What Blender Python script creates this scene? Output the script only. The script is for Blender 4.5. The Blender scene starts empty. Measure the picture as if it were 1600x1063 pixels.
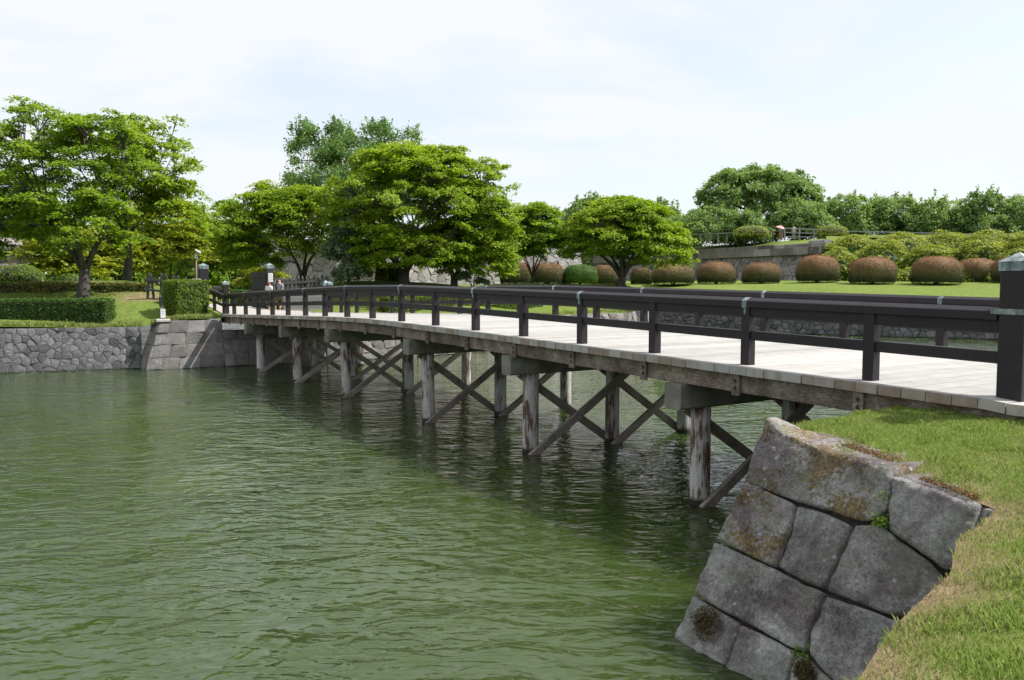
import bpy, bmesh, math, random
import numpy as np
from mathutils import Vector, Matrix, noise as mnoise
from mathutils.geometry import delaunay_2d_cdt

R = math.radians
scene = bpy.context.scene
COL = scene.collection

# ------------------------------------------------------------------ camera
EYE = 3.463                      # metres above the water
FPX, PITCH = 1271.2, 0.0626      # focal length in pixels of a 1600 px wide frame, downward tilt
cam_data = bpy.data.cameras.new('camera')
cam_data.sensor_width = 36.0
cam_data.lens = FPX / 1600 * 36.0
cam_data.clip_start, cam_data.clip_end = 0.1, 3000
cam = bpy.data.objects.new('camera', cam_data)
COL.objects.link(cam)
cam.location = (0, 0, EYE)
cam.rotation_euler = (math.pi / 2 - PITCH, 0, 0)
scene.camera = cam

# ------------------------------------------------------------------ sun and sky
SUN = Vector((0.777, 0.02, 1.0)).normalized()
SUN_EL = math.asin(SUN.z)
SUN_AZ = math.atan2(SUN.x, SUN.y)
sd = bpy.data.lights.new('sun', 'SUN')
sd.energy, sd.angle, sd.color = 4.3, R(0.55), (1.0, 0.965, 0.915)
so = bpy.data.objects.new('sun', sd)
COL.objects.link(so)
so.rotation_euler = SUN.to_track_quat('Z', 'Y').to_euler()
so.location = (60, 0, 80)

world = bpy.data.worlds.new('World')
scene.world = world
world.use_nodes = True
wt = world.node_tree
wt.nodes.clear()


def nd(tree, kind, **kw):
    n = tree.nodes.new(kind)
    for k, v in kw.items():
        if k.startswith('i_'):
            n.inputs[k[2:].replace('_', ' ')].default_value = v
        else:
            setattr(n, k, v)
    return n


def lk(tree, a, b):
    tree.links.new(a, b)


w_out = nd(wt, 'ShaderNodeOutputWorld')
w_bg = nd(wt, 'ShaderNodeBackground')
w_bg.inputs['Strength'].default_value = 0.15
w_sky = nd(wt, 'ShaderNodeTexSky', sky_type='NISHITA', sun_disc=False)
w_sky.sun_elevation = SUN_EL
w_sky.sun_rotation = SUN_AZ
w_sky.air_density, w_sky.dust_density, w_sky.ozone_density = 1.0, 2.0, 1.0
w_tc = nd(wt, 'ShaderNodeTexCoord')
w_sep = nd(wt, 'ShaderNodeSeparateXYZ')
lk(wt, w_tc.outputs['Generated'], w_sep.inputs[0])
w_abs = nd(wt, 'ShaderNodeMath', operation='ABSOLUTE')
lk(wt, w_sep.outputs['Z'], w_abs.inputs[0])
w_add = nd(wt, 'ShaderNodeMath', operation='ADD')
w_add.inputs[1].default_value = 0.22
lk(wt, w_abs.outputs[0], w_add.inputs[0])
w_dx = nd(wt, 'ShaderNodeMath', operation='DIVIDE')
w_dy = nd(wt, 'ShaderNodeMath', operation='DIVIDE')
lk(wt, w_sep.outputs['X'], w_dx.inputs[0]); lk(wt, w_add.outputs[0], w_dx.inputs[1])
lk(wt, w_sep.outputs['Y'], w_dy.inputs[0]); lk(wt, w_add.outputs[0], w_dy.inputs[1])
w_cmb = nd(wt, 'ShaderNodeCombineXYZ')
lk(wt, w_dx.outputs[0], w_cmb.inputs['X']); lk(wt, w_dy.outputs[0], w_cmb.inputs['Y'])
w_n1 = nd(wt, 'ShaderNodeTexNoise')
w_n1.inputs['Scale'].default_value = 1.15
w_n1.inputs['Detail'].default_value = 9.0
w_n1.inputs['Roughness'].default_value = 0.56
w_n1.inputs['Distortion'].default_value = 0.35
w_map = nd(wt, 'ShaderNodeMapping')
w_map.inputs['Location'].default_value = (3.1, 1.7, 0.0)
w_map.inputs['Scale'].default_value = (1.0, 1.35, 1.0)
lk(wt, w_cmb.outputs[0], w_map.inputs['Vector'])
lk(wt, w_map.outputs[0], w_n1.inputs['Vector'])
w_ramp = nd(wt, 'ShaderNodeValToRGB')
w_ramp.color_ramp.elements[0].position = 0.41
w_ramp.color_ramp.elements[0].color = (0.66, 0.66, 0.66, 1)
w_ramp.color_ramp.elements[1].position = 0.57
w_ramp.color_ramp.elements[1].color = (1, 1, 1, 1)
lk(wt, w_n1.outputs['Fac'], w_ramp.inputs[0])
w_mix = nd(wt, 'ShaderNodeMixRGB')
w_mix.inputs['Color2'].default_value = (3.85, 3.98, 4.1, 1)
lk(wt, w_ramp.outputs[0], w_mix.inputs['Fac'])
lk(wt, w_sky.outputs[0], w_mix.inputs['Color1'])
lk(wt, w_mix.outputs[0], w_bg.inputs['Color'])
lk(wt, w_bg.outputs[0], w_out.inputs['Surface'])

# ------------------------------------------------------------------ exposure and render
vs = scene.view_settings
vs.view_transform = 'Standard'
vs.look = 'None'
vs.exposure = 0.7
vs.gamma = 1.0
vs.use_curve_mapping = False
cy = scene.cycles
cy.max_bounces, cy.diffuse_bounces, cy.glossy_bounces = 6, 3, 3
cy.transmission_bounces, cy.transparent_max_bounces = 4, 6
cy.caustics_reflective = cy.caustics_refractive = False
cy.use_denoising = True

# ------------------------------------------------------------------ survey: where things stand
# a sighting (column, row) in the 1600 px frame at a known distance Y, or on a known level z
def sight(px, py):
    a, b = (px - 800) / FPX, -(py - 531.5) / FPX
    return Vector((a, math.cos(PITCH) + b * math.sin(PITCH), -math.sin(PITCH) + b * math.cos(PITCH)))


def spot(px, py, Y):
    r = sight(px, py)
    return r * (Y / r.y) + Vector((0, 0, EYE))


def on_level(px, py, z):
    r = sight(px, py)
    return r * ((z - EYE) / r.z) + Vector((0, 0, EYE))


TH = 0.5701
U = Vector((-math.sin(TH), math.cos(TH), 0))     # along the bridge, towards the gate
N = Vector((math.cos(TH), math.sin(TH), 0))      # across the bridge, towards its far railing
P0 = Vector((5.4047, 8.7254, 0))                 # near end post
UP = Vector((0, 0, 1))


def bp(s, t, z=0.0):
    return P0 + U * s + N * t + UP * z


S1, SP = 1.6877, 1.97
LEN = 2 * S1 + 16 * SP
DECK0, RISE = EYE - 1.1989, 0.3739
RAIL_T = 5.055


def deck_z(s):
    k = abs(s - LEN / 2)
    soft = 2.2
    k = math.sqrt(k * k + soft * soft) - soft * 0.55
    return DECK0 + RISE * max(0.0, 1 - k / (LEN / 2)) if s > -0.01 and s < LEN + .01 else DECK0


# ------------------------------------------------------------------ object helpers
def link(name, me, mat=None, parent=None, loc=None):
    o = bpy.data.objects.new(name, me)
    COL.objects.link(o)
    if mat is not None and me is not None and len(me.materials) == 0:
        me.materials.append(mat)
    if parent is not None:
        o.parent = parent
    if loc is not None:
        o.location = loc
    return o


def tag(o, label=None, cat=None, group=None, kind=None):
    if label: o['label'] = label
    if cat: o['category'] = cat
    if group: o['group'] = group
    if kind: o['kind'] = kind
    return o


def root(name, loc, label, cat, group=None):
    o = bpy.data.objects.new(name, None)
    COL.objects.link(o)
    o.location = loc
    o.empty_display_size = 0.2
    return tag(o, label, cat, group)


def mesh(name, verts, faces, smooth=False):
    me = bpy.data.meshes.new(name)
    me.from_pydata([tuple(v) for v in verts], [], faces)
    me.update()
    if smooth:
        me.polygons.foreach_set('use_smooth', [True] * len(me.polygons))
    return me


def np_mesh(name, v, k, smooth=False):
    """v: (n*k, 3) array; every k consecutive vertices make one face"""
    me = bpy.data.meshes.new(name)
    nv = len(v); nf = nv // k
    me.vertices.add(nv)
    me.vertices.foreach_set('co', np.ascontiguousarray(v, dtype=np.float32).ravel())
    me.loops.add(nv)
    me.loops.foreach_set('vertex_index', np.arange(nv, dtype=np.int32))
    me.polygons.add(nf)
    me.polygons.foreach_set('loop_start', np.arange(0, nv, k, dtype=np.int32))
    try:
        me.polygons.foreach_set('loop_total', np.full(nf, k, dtype=np.int32))
    except Exception:
        pass
    me.update(calc_edges=True)
    return me


class MB:
    """collects solids into one mesh"""
    def __init__(self):
        self.v, self.f = [], []

    def add(self, vs_, fs_):
        b = len(self.v)
        self.v += [Vector(p) for p in vs_]
        self.f += [tuple(i + b for i in q) for q in fs_]
        return self

    def bar(self, p0, p1, w, h, side=None, ch=0.008, up=None):
        """a squared timber from p0 to p1, w across, h high, chamfered edges"""
        p0, p1 = Vector(p0), Vector(p1)
        d = (p1 - p0).normalized()
        if side is None:
            side = d.cross(UP)
            if side.length < 1e-3:
                side = Vector(N)
        side = (side - d * side.dot(d)).normalized()
        upv = side.cross(d).normalized()
        a, b = w / 2, h / 2
        c = min(ch, a * .4, b * .4)
        prof = [(-a + c, -b), (a - c, -b), (a, -b + c), (a, b - c), (a - c, b), (-a + c, b), (-a, b - c), (-a, -b + c)]
        vs_ = [p0 + side * x + upv * y for x, y in prof] + [p1 + side * x + upv * y for x, y in prof]
        fs_ = [(i, (i + 1) % 8, 8 + (i + 1) % 8, 8 + i) for i in range(8)]
        fs_ += [tuple(range(7, -1, -1)), tuple(range(8, 16))]
        return self.add(vs_, fs_)

    def coping(self, p0, p1, w, h, side, rise, ch=.006):
        """a handrail with a top that slopes to both sides"""
        p0, p1 = Vector(p0), Vector(p1)
        d = (p1 - p0).normalized()
        side = (side - d * side.dot(d)).normalized()
        upv = side.cross(d).normalized()
        if upv.z < 0: upv = -upv
        a, b = w / 2, h / 2
        prof = [(-a + ch, -b), (a - ch, -b), (a, -b + ch), (a, b - rise - ch), (a - ch * 1.5, b - rise + ch * .5), (ch * 2, b), (-ch * 2, b), (-a + ch * 1.5, b - rise + ch * .5), (-a, b - rise - ch), (-a, -b + ch)]
        n = len(prof)
        vs_ = [p0 + side * x + upv * y for x, y in prof] + [p1 + side * x + upv * y for x, y in prof]
        fs_ = [(i, (i + 1) % n, n + (i + 1) % n, n + i) for i in range(n)]
        fs_ += [tuple(range(n - 1, -1, -1)), tuple(range(n, 2 * n))]
        return self.add(vs_, fs_)

    def tube(self, pts, rad, k=6, cap=True):
        pts = [Vector(p) for p in pts]
        n = len(pts)
        ref = Vector((0.31, 0.17, 0.93)).normalized()
        rings = []
        for i, p in enumerate(pts):
            d = (pts[min(i + 1, n - 1)] - pts[max(i - 1, 0)]).normalized()
            e = d.cross(ref)
            if e.length < .05:
                e = d.cross(Vector((1, 0, 0)))
            e.normalize()
            g = d.cross(e)
            rings += [p + (e * math.cos(2 * math.pi * j / k) + g * math.sin(2 * math.pi * j / k)) * rad[i] for j in range(k)]
        fs_ = []
        for i in range(n - 1):
            for j in range(k):
                a, b = i * k + j, i * k + (j + 1) % k
                fs_.append((a, b, b + k, a + k))
        if cap:
            fs_ += [tuple(range(k - 1, -1, -1)), tuple(range((n - 1) * k, n * k))]
        return self.add(rings, fs_)

    def lathe(self, c, prof, k=16):
        """prof: list of (radius, z)"""
        c = Vector(c)
        vs_ = [c + Vector((r * math.cos(2 * math.pi * j / k), r * math.sin(2 * math.pi * j / k), z)) for r, z in prof for j in range(k)]
        fs_ = []
        for i in range(len(prof) - 1):
            for j in range(k):
                a, b = i * k + j, i * k + (j + 1) % k
                fs_.append((a, b, b + k, a + k))
        fs_ += [tuple(range(k - 1, -1, -1)), tuple(range((len(prof) - 1) * k, len(prof) * k))]
        return self.add(vs_, fs_)

    def build(self, name, mat, parent=None, smooth=False, loc=None):
        me = mesh(name, self.v, self.f, smooth)
        bm = bmesh.new(); bm.from_mesh(me)
        bmesh.ops.recalc_face_normals(bm, faces=bm.faces)
        bm.to_mesh(me); bm.free()
        o = link(name, me, mat, parent, loc)
        if smooth:
            me.polygons.foreach_set('use_smooth', [True] * len(me.polygons))
        return o


def child_of(o, p):
    """parent o (built in world coordinates) to p without moving it"""
    o.parent = p
    o.matrix_parent_inverse = Matrix.Translation(-Vector(p.location)) if p.type == 'EMPTY' else Matrix.Identity(4)
    return o


# ------------------------------------------------------------------ materials
def new_mat(name):
    m = bpy.data.materials.new(name)
    m.use_nodes = True
    t = m.node_tree
    b = t.nodes['Principled BSDF']
    return m, t, b


def noise_n(t, vec, scale, detail=4, rough=.55, dist=0.0, stretch=None):
    if stretch:
        mp = nd(t, 'ShaderNodeMapping')
        mp.inputs['Scale'].default_value = stretch
        lk(t, vec, mp.inputs['Vector']); vec = mp.outputs[0]
    n = nd(t, 'ShaderNodeTexNoise')
    n.inputs['Scale'].default_value = scale
    n.inputs['Detail'].default_value = detail
    n.inputs['Roughness'].default_value = rough
    n.inputs['Distortion'].default_value = dist
    lk(t, vec, n.inputs['Vector'])
    return n.outputs['Fac']


def ramp(t, fac, stops):
    r = nd(t, 'ShaderNodeValToRGB')
    els = r.color_ramp.elements
    els[0].position, els[0].color = stops[0][0], (*stops[0][1], 1)
    els[1].position, els[1].color = stops[-1][0], (*stops[-1][1], 1)
    for p, c in stops[1:-1]:
        e = els.new(p); e.color = (*c, 1)
    lk(t, fac, r.inputs[0])
    return r.outputs[0]


def mix(t, fac, a, b, mode='MIX'):
    m = nd(t, 'ShaderNodeMixRGB', blend_type=mode)
    for i, v in ((0, fac), (1, a), (2, b)):
        if hasattr(v, 'node'):
            lk(t, v, m.inputs[i])
        elif i == 0:
            m.inputs[0].default_value = v
        else:
            m.inputs[i].default_value = (*v, 1)
    return m.outputs[0]


def fmath(t, op, a, b=0.0, clamp=False):
    m = nd(t, 'ShaderNodeMath', operation=op, use_clamp=clamp)
    for i, v in ((0, a), (1, b)):
        if hasattr(v, 'node'):
            lk(t, v, m.inputs[i])
        else:
            m.inputs[i].default_value = v
    return m.outputs[0]


def bump(t, b, h, strength=.5, dist=.02):
    n = nd(t, 'ShaderNodeBump')
    n.inputs['Strength'].default_value = strength
    n.inputs['Distance'].default_value = dist
    lk(t, h, n.inputs['Height'])
    lk(t, n.outputs[0], b.inputs['Normal'])


def pos(t):
    return nd(t, 'ShaderNodeNewGeometry').outputs['Position']


def obj_rand(t):
    return nd(t, 'ShaderNodeObjectInfo').outputs['Random']


def hsv(t, col, h=.5, s=1., v=1.):
    n = nd(t, 'ShaderNodeHueSaturation')
    for k, x in (('Hue', h), ('Saturation', s), ('Value', v)):
        if hasattr(x, 'node'):
            lk(t, x, n.inputs[k])
        else:
            n.inputs[k].default_value = x
    lk(t, col, n.inputs['Color'])
    return n.outputs[0]


def mrange(t, v, a, b, c, d):
    n = nd(t, 'ShaderNodeMapRange')
    for k, x in zip(('From Min', 'From Max', 'To Min', 'To Max'), (a, b, c, d)):
        n.inputs[k].default_value = x
    lk(t, v, n.inputs['Value'])
    return n.outputs[0]


def wood_mat(name, stops, rough=.75, grain=(1, 1, 1), scale=6, var=.35, bumpd=.004):
    m, t, b = new_mat(name)
    p = pos(t)
    tc = nd(t, 'ShaderNodeTexCoord').outputs['Object']
    n1 = noise_n(t, p, scale, 6, .6)
    n2 = noise_n(t, tc, scale * 5, 5, .65, 0, grain)
    f = fmath(t, 'ADD', fmath(t, 'MULTIPLY', n1, .5), fmath(t, 'MULTIPLY', n2, .5))
    c = ramp(t, f, stops)
    c = hsv(t, c, .5, 1, mrange(t, obj_rand(t), 0, 1, 1 - var, 1 + var))
    lk(t, c, b.inputs['Base Color'])
    b.inputs['Roughness'].default_value = rough
    bump(t, b, n2, .6, bumpd)
    return m


M = {}
# planks run across the bridge: their grain follows the object's own X axis
M['plank'] = wood_mat('pale_weathered_plank', [(.25, (.225, .214, .20)), (.5, (.355, .341, .323)), (.75, (.455, .442, .424))], .8, (.12, 5, 5), 3, .14)
M['rail'] = wood_mat('dark_brown_stained_wood', [(.25, (.011, .0085, .011)), (.5, (.02, .0155, .019)), (.8, (.035, .0285, .0335))], .5, (6, 6, .5), 3, .14, .002)
M['timber'] = wood_mat('weathered_brown_timber', [(.2, (.075, .056, .045)), (.40, (.18, .145, .122)), (.56, (.29, .255, .225)), (.8, (.44, .42, .39))], .85, (3, 3, .6), 3, .2, .006)
M['beam'] = wood_mat('grey_weathered_beam', [(.28, (.05, .05, .038)), (.48, (.14, .138, .115)), (.7, (.31, .30, .27))], .85, (.4, 6, 6), 3, .15, .008)
M['stringer'] = wood_mat('stained_brown_stringer', [(.28, (.045, .03, .022)), (.46, (.13, .095, .075)), (.58, (.26, .22, .19)), (.72, (.42, .39, .36))], .85, (1, 1, 3), 3.0, .2, .006)
M['gate_wood'] = wood_mat('black_painted_wood', [(.2, (.012, .012, .013)), (.8, (.03, .028, .03))], .6, (4, 4, .5), 4, .2, .002)
M['grey_wood'] = wood_mat('grey_fence_wood', [(.2, (.09, .088, .085)), (.8, (.2, .195, .19))], .8, (4, 4, .5), 4, .2, .003)


def end_grain(m):
    # sawn plank ends have gone brown and grey where the rain soaks in
    t = m.node_tree; b = t.nodes['Principled BSDF']
    src = b.inputs['Base Color'].links[0].from_socket
    tc = nd(t, 'ShaderNodeTexCoord')
    sep = nd(t, 'ShaderNodeSeparateXYZ'); lk(t, tc.outputs['Normal'], sep.inputs[0])
    f = mrange(t, fmath(t, 'ABSOLUTE', sep.outputs['X']), .8, .95, 0, 1)
    p = pos(t)
    n = noise_n(t, p, 7, 5, .65, .2, (1, 1, .5))
    r = obj_rand(t)
    k = fmath(t, 'ADD', fmath(t, 'MULTIPLY', n, .6), fmath(t, 'MULTIPLY', r, .4))
    c = ramp(t, k, [(.25, (.23, .165, .125)), (.45, (.31, .27, .235)), (.6, (.39, .375, .36)), (.75, (.30, .29, .285))])
    lk(t, mix(t, f, src, c), b.inputs['Base Color'])


end_grain(M['plank'])
M['rail'].node_tree.nodes['Principled BSDF'].inputs['Specular IOR Level'].default_value = .32


def pile_mat():
    m, t, b = new_mat('peeling_weathered_pile')
    p = pos(t)
    tc = nd(t, 'ShaderNodeTexCoord').outputs['Object']
    n1 = noise_n(t, p, 3.2, 7, .62, .3, (1, 1, .35))
    n2 = noise_n(t, p, 22, 5, .65, .2, (1, 1, .12))
    f = fmath(t, 'ADD', fmath(t, 'MULTIPLY', n1, .6), fmath(t, 'MULTIPLY', n2, .4))
    c = ramp(t, f, [(.34, (.07, .035, .03)), (.46, (.13, .075, .062)), (.49, (.36, .34, .32)), (.58, (.50, .49, .48)), (.75, (.62, .61, .60))])
    sep = nd(t, 'ShaderNodeSeparateXYZ'); lk(t, p, sep.inputs[0])
    zz = fmath(t, 'ADD', sep.outputs['Z'], fmath(t, 'MULTIPLY', n1, -.10))
    wet = mrange(t, zz, .02, .10, 1, 0)
    c = mix(t, wet, c, (.02, .016, .01))
    lk(t, c, b.inputs['Base Color'])
    b.inputs['Roughness'].default_value = .85
    bump(t, b, n2, .6, .006)
    return m


M['pile'] = pile_mat()


def copper():
    m, t, b = new_mat('patinated_copper')
    p = pos(t)
    n = noise_n(t, p, 9, 6, .65, .4, (1, 1, .4))
    c = ramp(t, n, [(.32, (.06, .078, .085)), (.48, (.16, .20, .21)), (.58, (.28, .335, .34)), (.7, (.45, .50, .50))])
    lk(t, c, b.inputs['Base Color'])
    b.inputs['Metallic'].default_value = .25
    b.inputs['Roughness'].default_value = .5
    bump(t, b, n, .3, .004)
    return m


M['copper'] = copper()


def stone_mat(name, stops, lichen=False, scale=1.0, var=.35, moss=.0):
    m, t, b = new_mat(name)
    p = pos(t)
    oi = nd(t, 'ShaderNodeObjectInfo')
    rnd = oi.outputs['Random']
    n1 = noise_n(t, p, 2.2 * scale, 7, .65)
    n2 = noise_n(t, p, 26 * scale, 6, .7)
    n3 = noise_n(t, p, 85 * scale, 3, .6)
    f = fmath(t, 'ADD', fmath(t, 'MULTIPLY', n1, .45), fmath(t, 'MULTIPLY', n2, .55))
    if lichen:
        f = fmath(t, 'ADD', fmath(t, 'MULTIPLY', f, .75), fmath(t, 'MULTIPLY', n3, .25))
        f = fmath(t, 'ADD', fmath(t, 'MULTIPLY', f, 1.25), -.125)
    c = ramp(t, f, stops)
    c = hsv(t, c, mrange(t, rnd, 0, 1, .485, .515), mrange(t, rnd, 0, 1, 1.5, .7), mrange(t, noise_n(t, mixvec(t, rnd), 7.3, 0), .25, .75, 1 - var, 1 + var))
    # pale crusts
    cr = ramp(t, noise_n(t, p, 9 * scale, 5, .6, .2), [(.62, (0, 0, 0)), (.68, (1, 1, 1))])
    c = mix(t, fmath(t, 'MULTIPLY', cr, .45), c, (.42, .41, .40))
    if moss:
        mo = ramp(t, noise_n(t, p, 3.1 * scale, 5, .6), [(.58, (0, 0, 0)), (.70, (1, 1, 1))])
        c = mix(t, fmath(t, 'MULTIPLY', mo, moss), c, (.075, .085, .03))
    if lichen:
        at = nd(t, 'ShaderNodeAttribute', attribute_type='OBJECT', attribute_name='lichen').outputs['Fac']
        big = noise_n(t, p, 2.3, 3, .5)
        fine = noise_n(t, p, 24, 6, .72, .25)
        lf = fmath(t, 'ADD', fmath(t, 'MULTIPLY', big, .8), fmath(t, 'MULTIPLY', fine, .85))
        lf = fmath(t, 'ADD', lf, fmath(t, 'MULTIPLY', at, .165))
        msk = ramp(t, lf, [(.98, (0, 0, 0)), (1.0, (1, 1, 1))])
        msk = mrange(t, lf, .98, 1.03, 0, .85)
        lc = ramp(t, noise_n(t, p, 30, 4, .6), [(.35, (.08, .055, .025)), (.48, (.17, .11, .035)), (.6, (.30, .20, .045)), (.72, (.40, .31, .07))])
        c = mix(t, fmath(t, 'MULTIPLY', msk, mrange(t, at, .05, .3, 0, 1), True), c, lc)
    if lichen:
        # weather stains and round white crusts
        st = ramp(t, noise_n(t, p, 1.6, 4, .6, .6), [(.42, (.55, .48, .51)), (.54, (1, 1, 1))])
        c = mix(t, 1.0, c, st, 'MULTIPLY')
        gr = ramp(t, noise_n(t, p, 2.6, 4, .6, .3), [(.5, (0, 0, 0)), (.62, (1, 1, 1))])
        c = mix(t, fmath(t, 'MULTIPLY', gr, .35), c, (.16, .175, .11))
        vo = nd(t, 'ShaderNodeTexVoronoi'); vo.inputs['Scale'].default_value = 9.0
        lk(t, p, vo.inputs['Vector'])
        dd = fmath(t, 'ADD', vo.outputs['Distance'], fmath(t, 'MULTIPLY', n2, .25))
        sp_ = mrange(t, dd, .27, .32, 1, 0)
        sp_ = fmath(t, 'MULTIPLY', sp_, mrange(t, noise_n(t, p, 3.7, 2), .5, .56, 0, .8))
        c = mix(t, sp_, c, (.45, .44, .43))
    lk(t, c, b.inputs['Base Color'])
    b.inputs['Roughness'].default_value = .9
    h = fmath(t, 'ADD', n2, fmath(t, 'MULTIPLY', n3, .35))
    bump(t, b, h, 1.0, .045 if lichen else .03)
    return m


def mixvec(t, v):
    c = nd(t, 'ShaderNodeCombineXYZ')
    for k in 'XYZ':
        lk(t, v, c.inputs[k])
    return c.outputs[0]


M['big_stone'] = stone_mat('lichen_grey_granite', [(.33, (.07, .065, .063)), (.44, (.24, .23, .22)), (.54, (.38, .37, .352)), (.66, (.62, .605, .58))], True, 1.0, .16)
M['rubble'] = stone_mat('dark_rubble_stone', [(.3, (.05, .05, .053)), (.5, (.115, .115, .12)), (.7, (.22, .215, .21))], False, 1.0, .55, .35)
M['pale_rampart'] = stone_mat('pale_rampart_stone', [(.3, (.14, .13, .125)), (.5, (.25, .235, .225)), (.7, (.38, .36, .34))], False, .6, .4, .1)
M['ashlar'] = stone_mat('pinkish_grey_ashlar', [(.3, (.07, .066, .064)), (.5, (.165, .157, .152)), (.7, (.32, .308, .295))], False, 1.0, .3, .3)
M['rampart'] = stone_mat('mottled_rampart_stone', [(.3, (.10, .09, .09)), (.5, (.21, .192, .186)), (.7, (.36, .335, .32))], False, .6, .55, .15)
M['core'] = None


def leaf_mat(name, c1, c2, c3, trans=.45, nscale=.55, rough=.55):
    m, t, b = new_mat(name)
    out = t.nodes['Material Output']
    g = nd(t, 'ShaderNodeNewGeometry')
    rnd = g.outputs['Random Per Island']
    n = noise_n(t, g.outputs['Position'], nscale, 3, .6)
    f = fmath(t, 'ADD', fmath(t, 'MULTIPLY', n, .65), fmath(t, 'MULTIPLY', rnd, .35))
    c = ramp(t, f, [(.28, c1), (.5, c2), (.74, c3)])
    lk(t, c, b.inputs['Base Color'])
    b.inputs['Roughness'].default_value = rough
    b.inputs['Specular IOR Level'].default_value = .3
    tr = nd(t, 'ShaderNodeBsdfTranslucent')
    tc = mix(t, 1.0, c, (1.5, 1.5, .7), 'MULTIPLY')
    lk(t, tc, tr.inputs['Color'])
    ms = nd(t, 'ShaderNodeMixShader')
    ms.inputs[0].default_value = trans
    lk(t, b.outputs[0], ms.inputs[1]); lk(t, tr.outputs[0], ms.inputs[2])
    lk(t, ms.outputs[0], out.inputs['Surface'])
    return m


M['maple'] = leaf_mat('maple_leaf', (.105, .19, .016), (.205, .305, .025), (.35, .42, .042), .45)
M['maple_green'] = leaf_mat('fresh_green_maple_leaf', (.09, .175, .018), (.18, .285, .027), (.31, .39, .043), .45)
M['maple_dark'] = leaf_mat('deep_green_maple_leaf', (.08, .16, .018), (.15, .25, .026), (.25, .33, .038), .42)  # darker green variant of the maple leaf
M['maple_gold'] = leaf_mat('yellow_green_leaf', (.15, .20, .02), (.24, .29, .03), (.38, .38, .05), .45)
M['blue_leaf'] = leaf_mat('blue_green_leaf', (.08, .16, .05), (.135, .24, .075), (.21, .32, .10), .42)
M['cherry'] = leaf_mat('hazed_cherry_leaf', (.11, .19, .07), (.18, .275, .095), (.26, .35, .125), .42, .3)  # paler, bluer leaf tone with aerial haze put into the colour
M['pine'] = leaf_mat('pine_needle', (.08, .125, .07), (.12, .175, .10), (.17, .225, .13), .3)
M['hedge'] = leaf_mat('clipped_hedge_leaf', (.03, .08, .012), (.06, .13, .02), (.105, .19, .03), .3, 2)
M['hedge_lit'] = leaf_mat('sunlit_hedge_leaf', (.075, .14, .016), (.14, .215, .026), (.23, .29, .04), .38, 2)  # lighter copy of the hedge leaf, sunlight put into its colour
M['azalea'] = leaf_mat('azalea_leaf', (.14, .19, .028), (.23, .28, .048), (.34, .36, .075), .38, .9)
M['weed'] = leaf_mat('weed_leaf', (.08, .15, .01), (.11, .2, .015), (.16, .25, .03), .4, 3)


def topiary_mat():
    m, t, b = new_mat('yew_topiary_leaf')
    out = t.nodes['Material Output']
    g = nd(t, 'ShaderNodeNewGeometry')
    tc = nd(t, 'ShaderNodeTexCoord').outputs['Object']
    sep = nd(t, 'ShaderNodeSeparateXYZ'); lk(t, tc, sep.inputs[0])
    n = noise_n(t, g.outputs['Position'], 1.3, 4, .6)
    # young shoots on the crown of the bush are russet, old foliage low down is green
    f = fmath(t, 'ADD', fmath(t, 'MULTIPLY', sep.outputs['Z'], .42), fmath(t, 'MULTIPLY', n, .7))
    f = fmath(t, 'ADD', f, fmath(t, 'MULTIPLY', g.outputs['Random Per Island'], .10))
    c = ramp(t, mrange(t, f, .45, 1.5, 0, 1), [(.10, (.045, .065, .014)), (.34, (.115, .10, .028)), (.6, (.20, .115, .042)), (.9, (.27, .135, .054))])
    fine = noise_n(t, g.outputs['Position'], 11, 4, .7)
    c = hsv(t, c, .5, 1.0, mrange(t, fine, .3, .7, .5, 1.5))
    lk(t, c, b.inputs['Base Color'])
    b.inputs['Roughness'].default_value = .7
    bump(t, b, fine, .8, .08)
    tr = nd(t, 'ShaderNodeBsdfTranslucent'); lk(t, c, tr.inputs['Color'])
    ms = nd(t, 'ShaderNodeMixShader'); ms.inputs[0].default_value = .2
    lk(t, b.outputs[0], ms.inputs[1]); lk(t, tr.outputs[0], ms.inputs[2])
    lk(t, ms.outputs[0], out.inputs['Surface'])
    return m


M['topiary'] = topiary_mat()


def plain(name, c, rough=.6, nscale=20, amt=.25, metal=0.0):
    m, t, b = new_mat(name)
    n = noise_n(t, pos(t), nscale, 4, .6)
    lo = tuple(x * (1 - amt) for x in c); hi = tuple(min(1, x * (1 + amt)) for x in c)
    lk(t, ramp(t, n, [(.3, lo), (.7, hi)]), b.inputs['Base Color'])
    b.inputs['Roughness'].default_value = rough
    b.inputs['Metallic'].default_value = metal
    return m


def bark():
    m, t, b = new_mat('dark_bark')
    p = pos(t)
    n = noise_n(t, p, 5, 6, .7, .3, (1, 1, .3))
    lk(t, ramp(t, n, [(.3, (.03, .026, .022)), (.55, (.07, .062, .053)), (.75, (.14, .13, .115))]), b.inputs['Base Color'])
    b.inputs['Roughness'].default_value = .9
    bump(t, b, n, .8, .03)
    return m


M['bark'] = bark()
M['shade_core'] = plain('dark_inner_shade', (.02, .028, .01), .95, 9)  # near-black tone for solid cores, shade between leaves put into the colour


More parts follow.
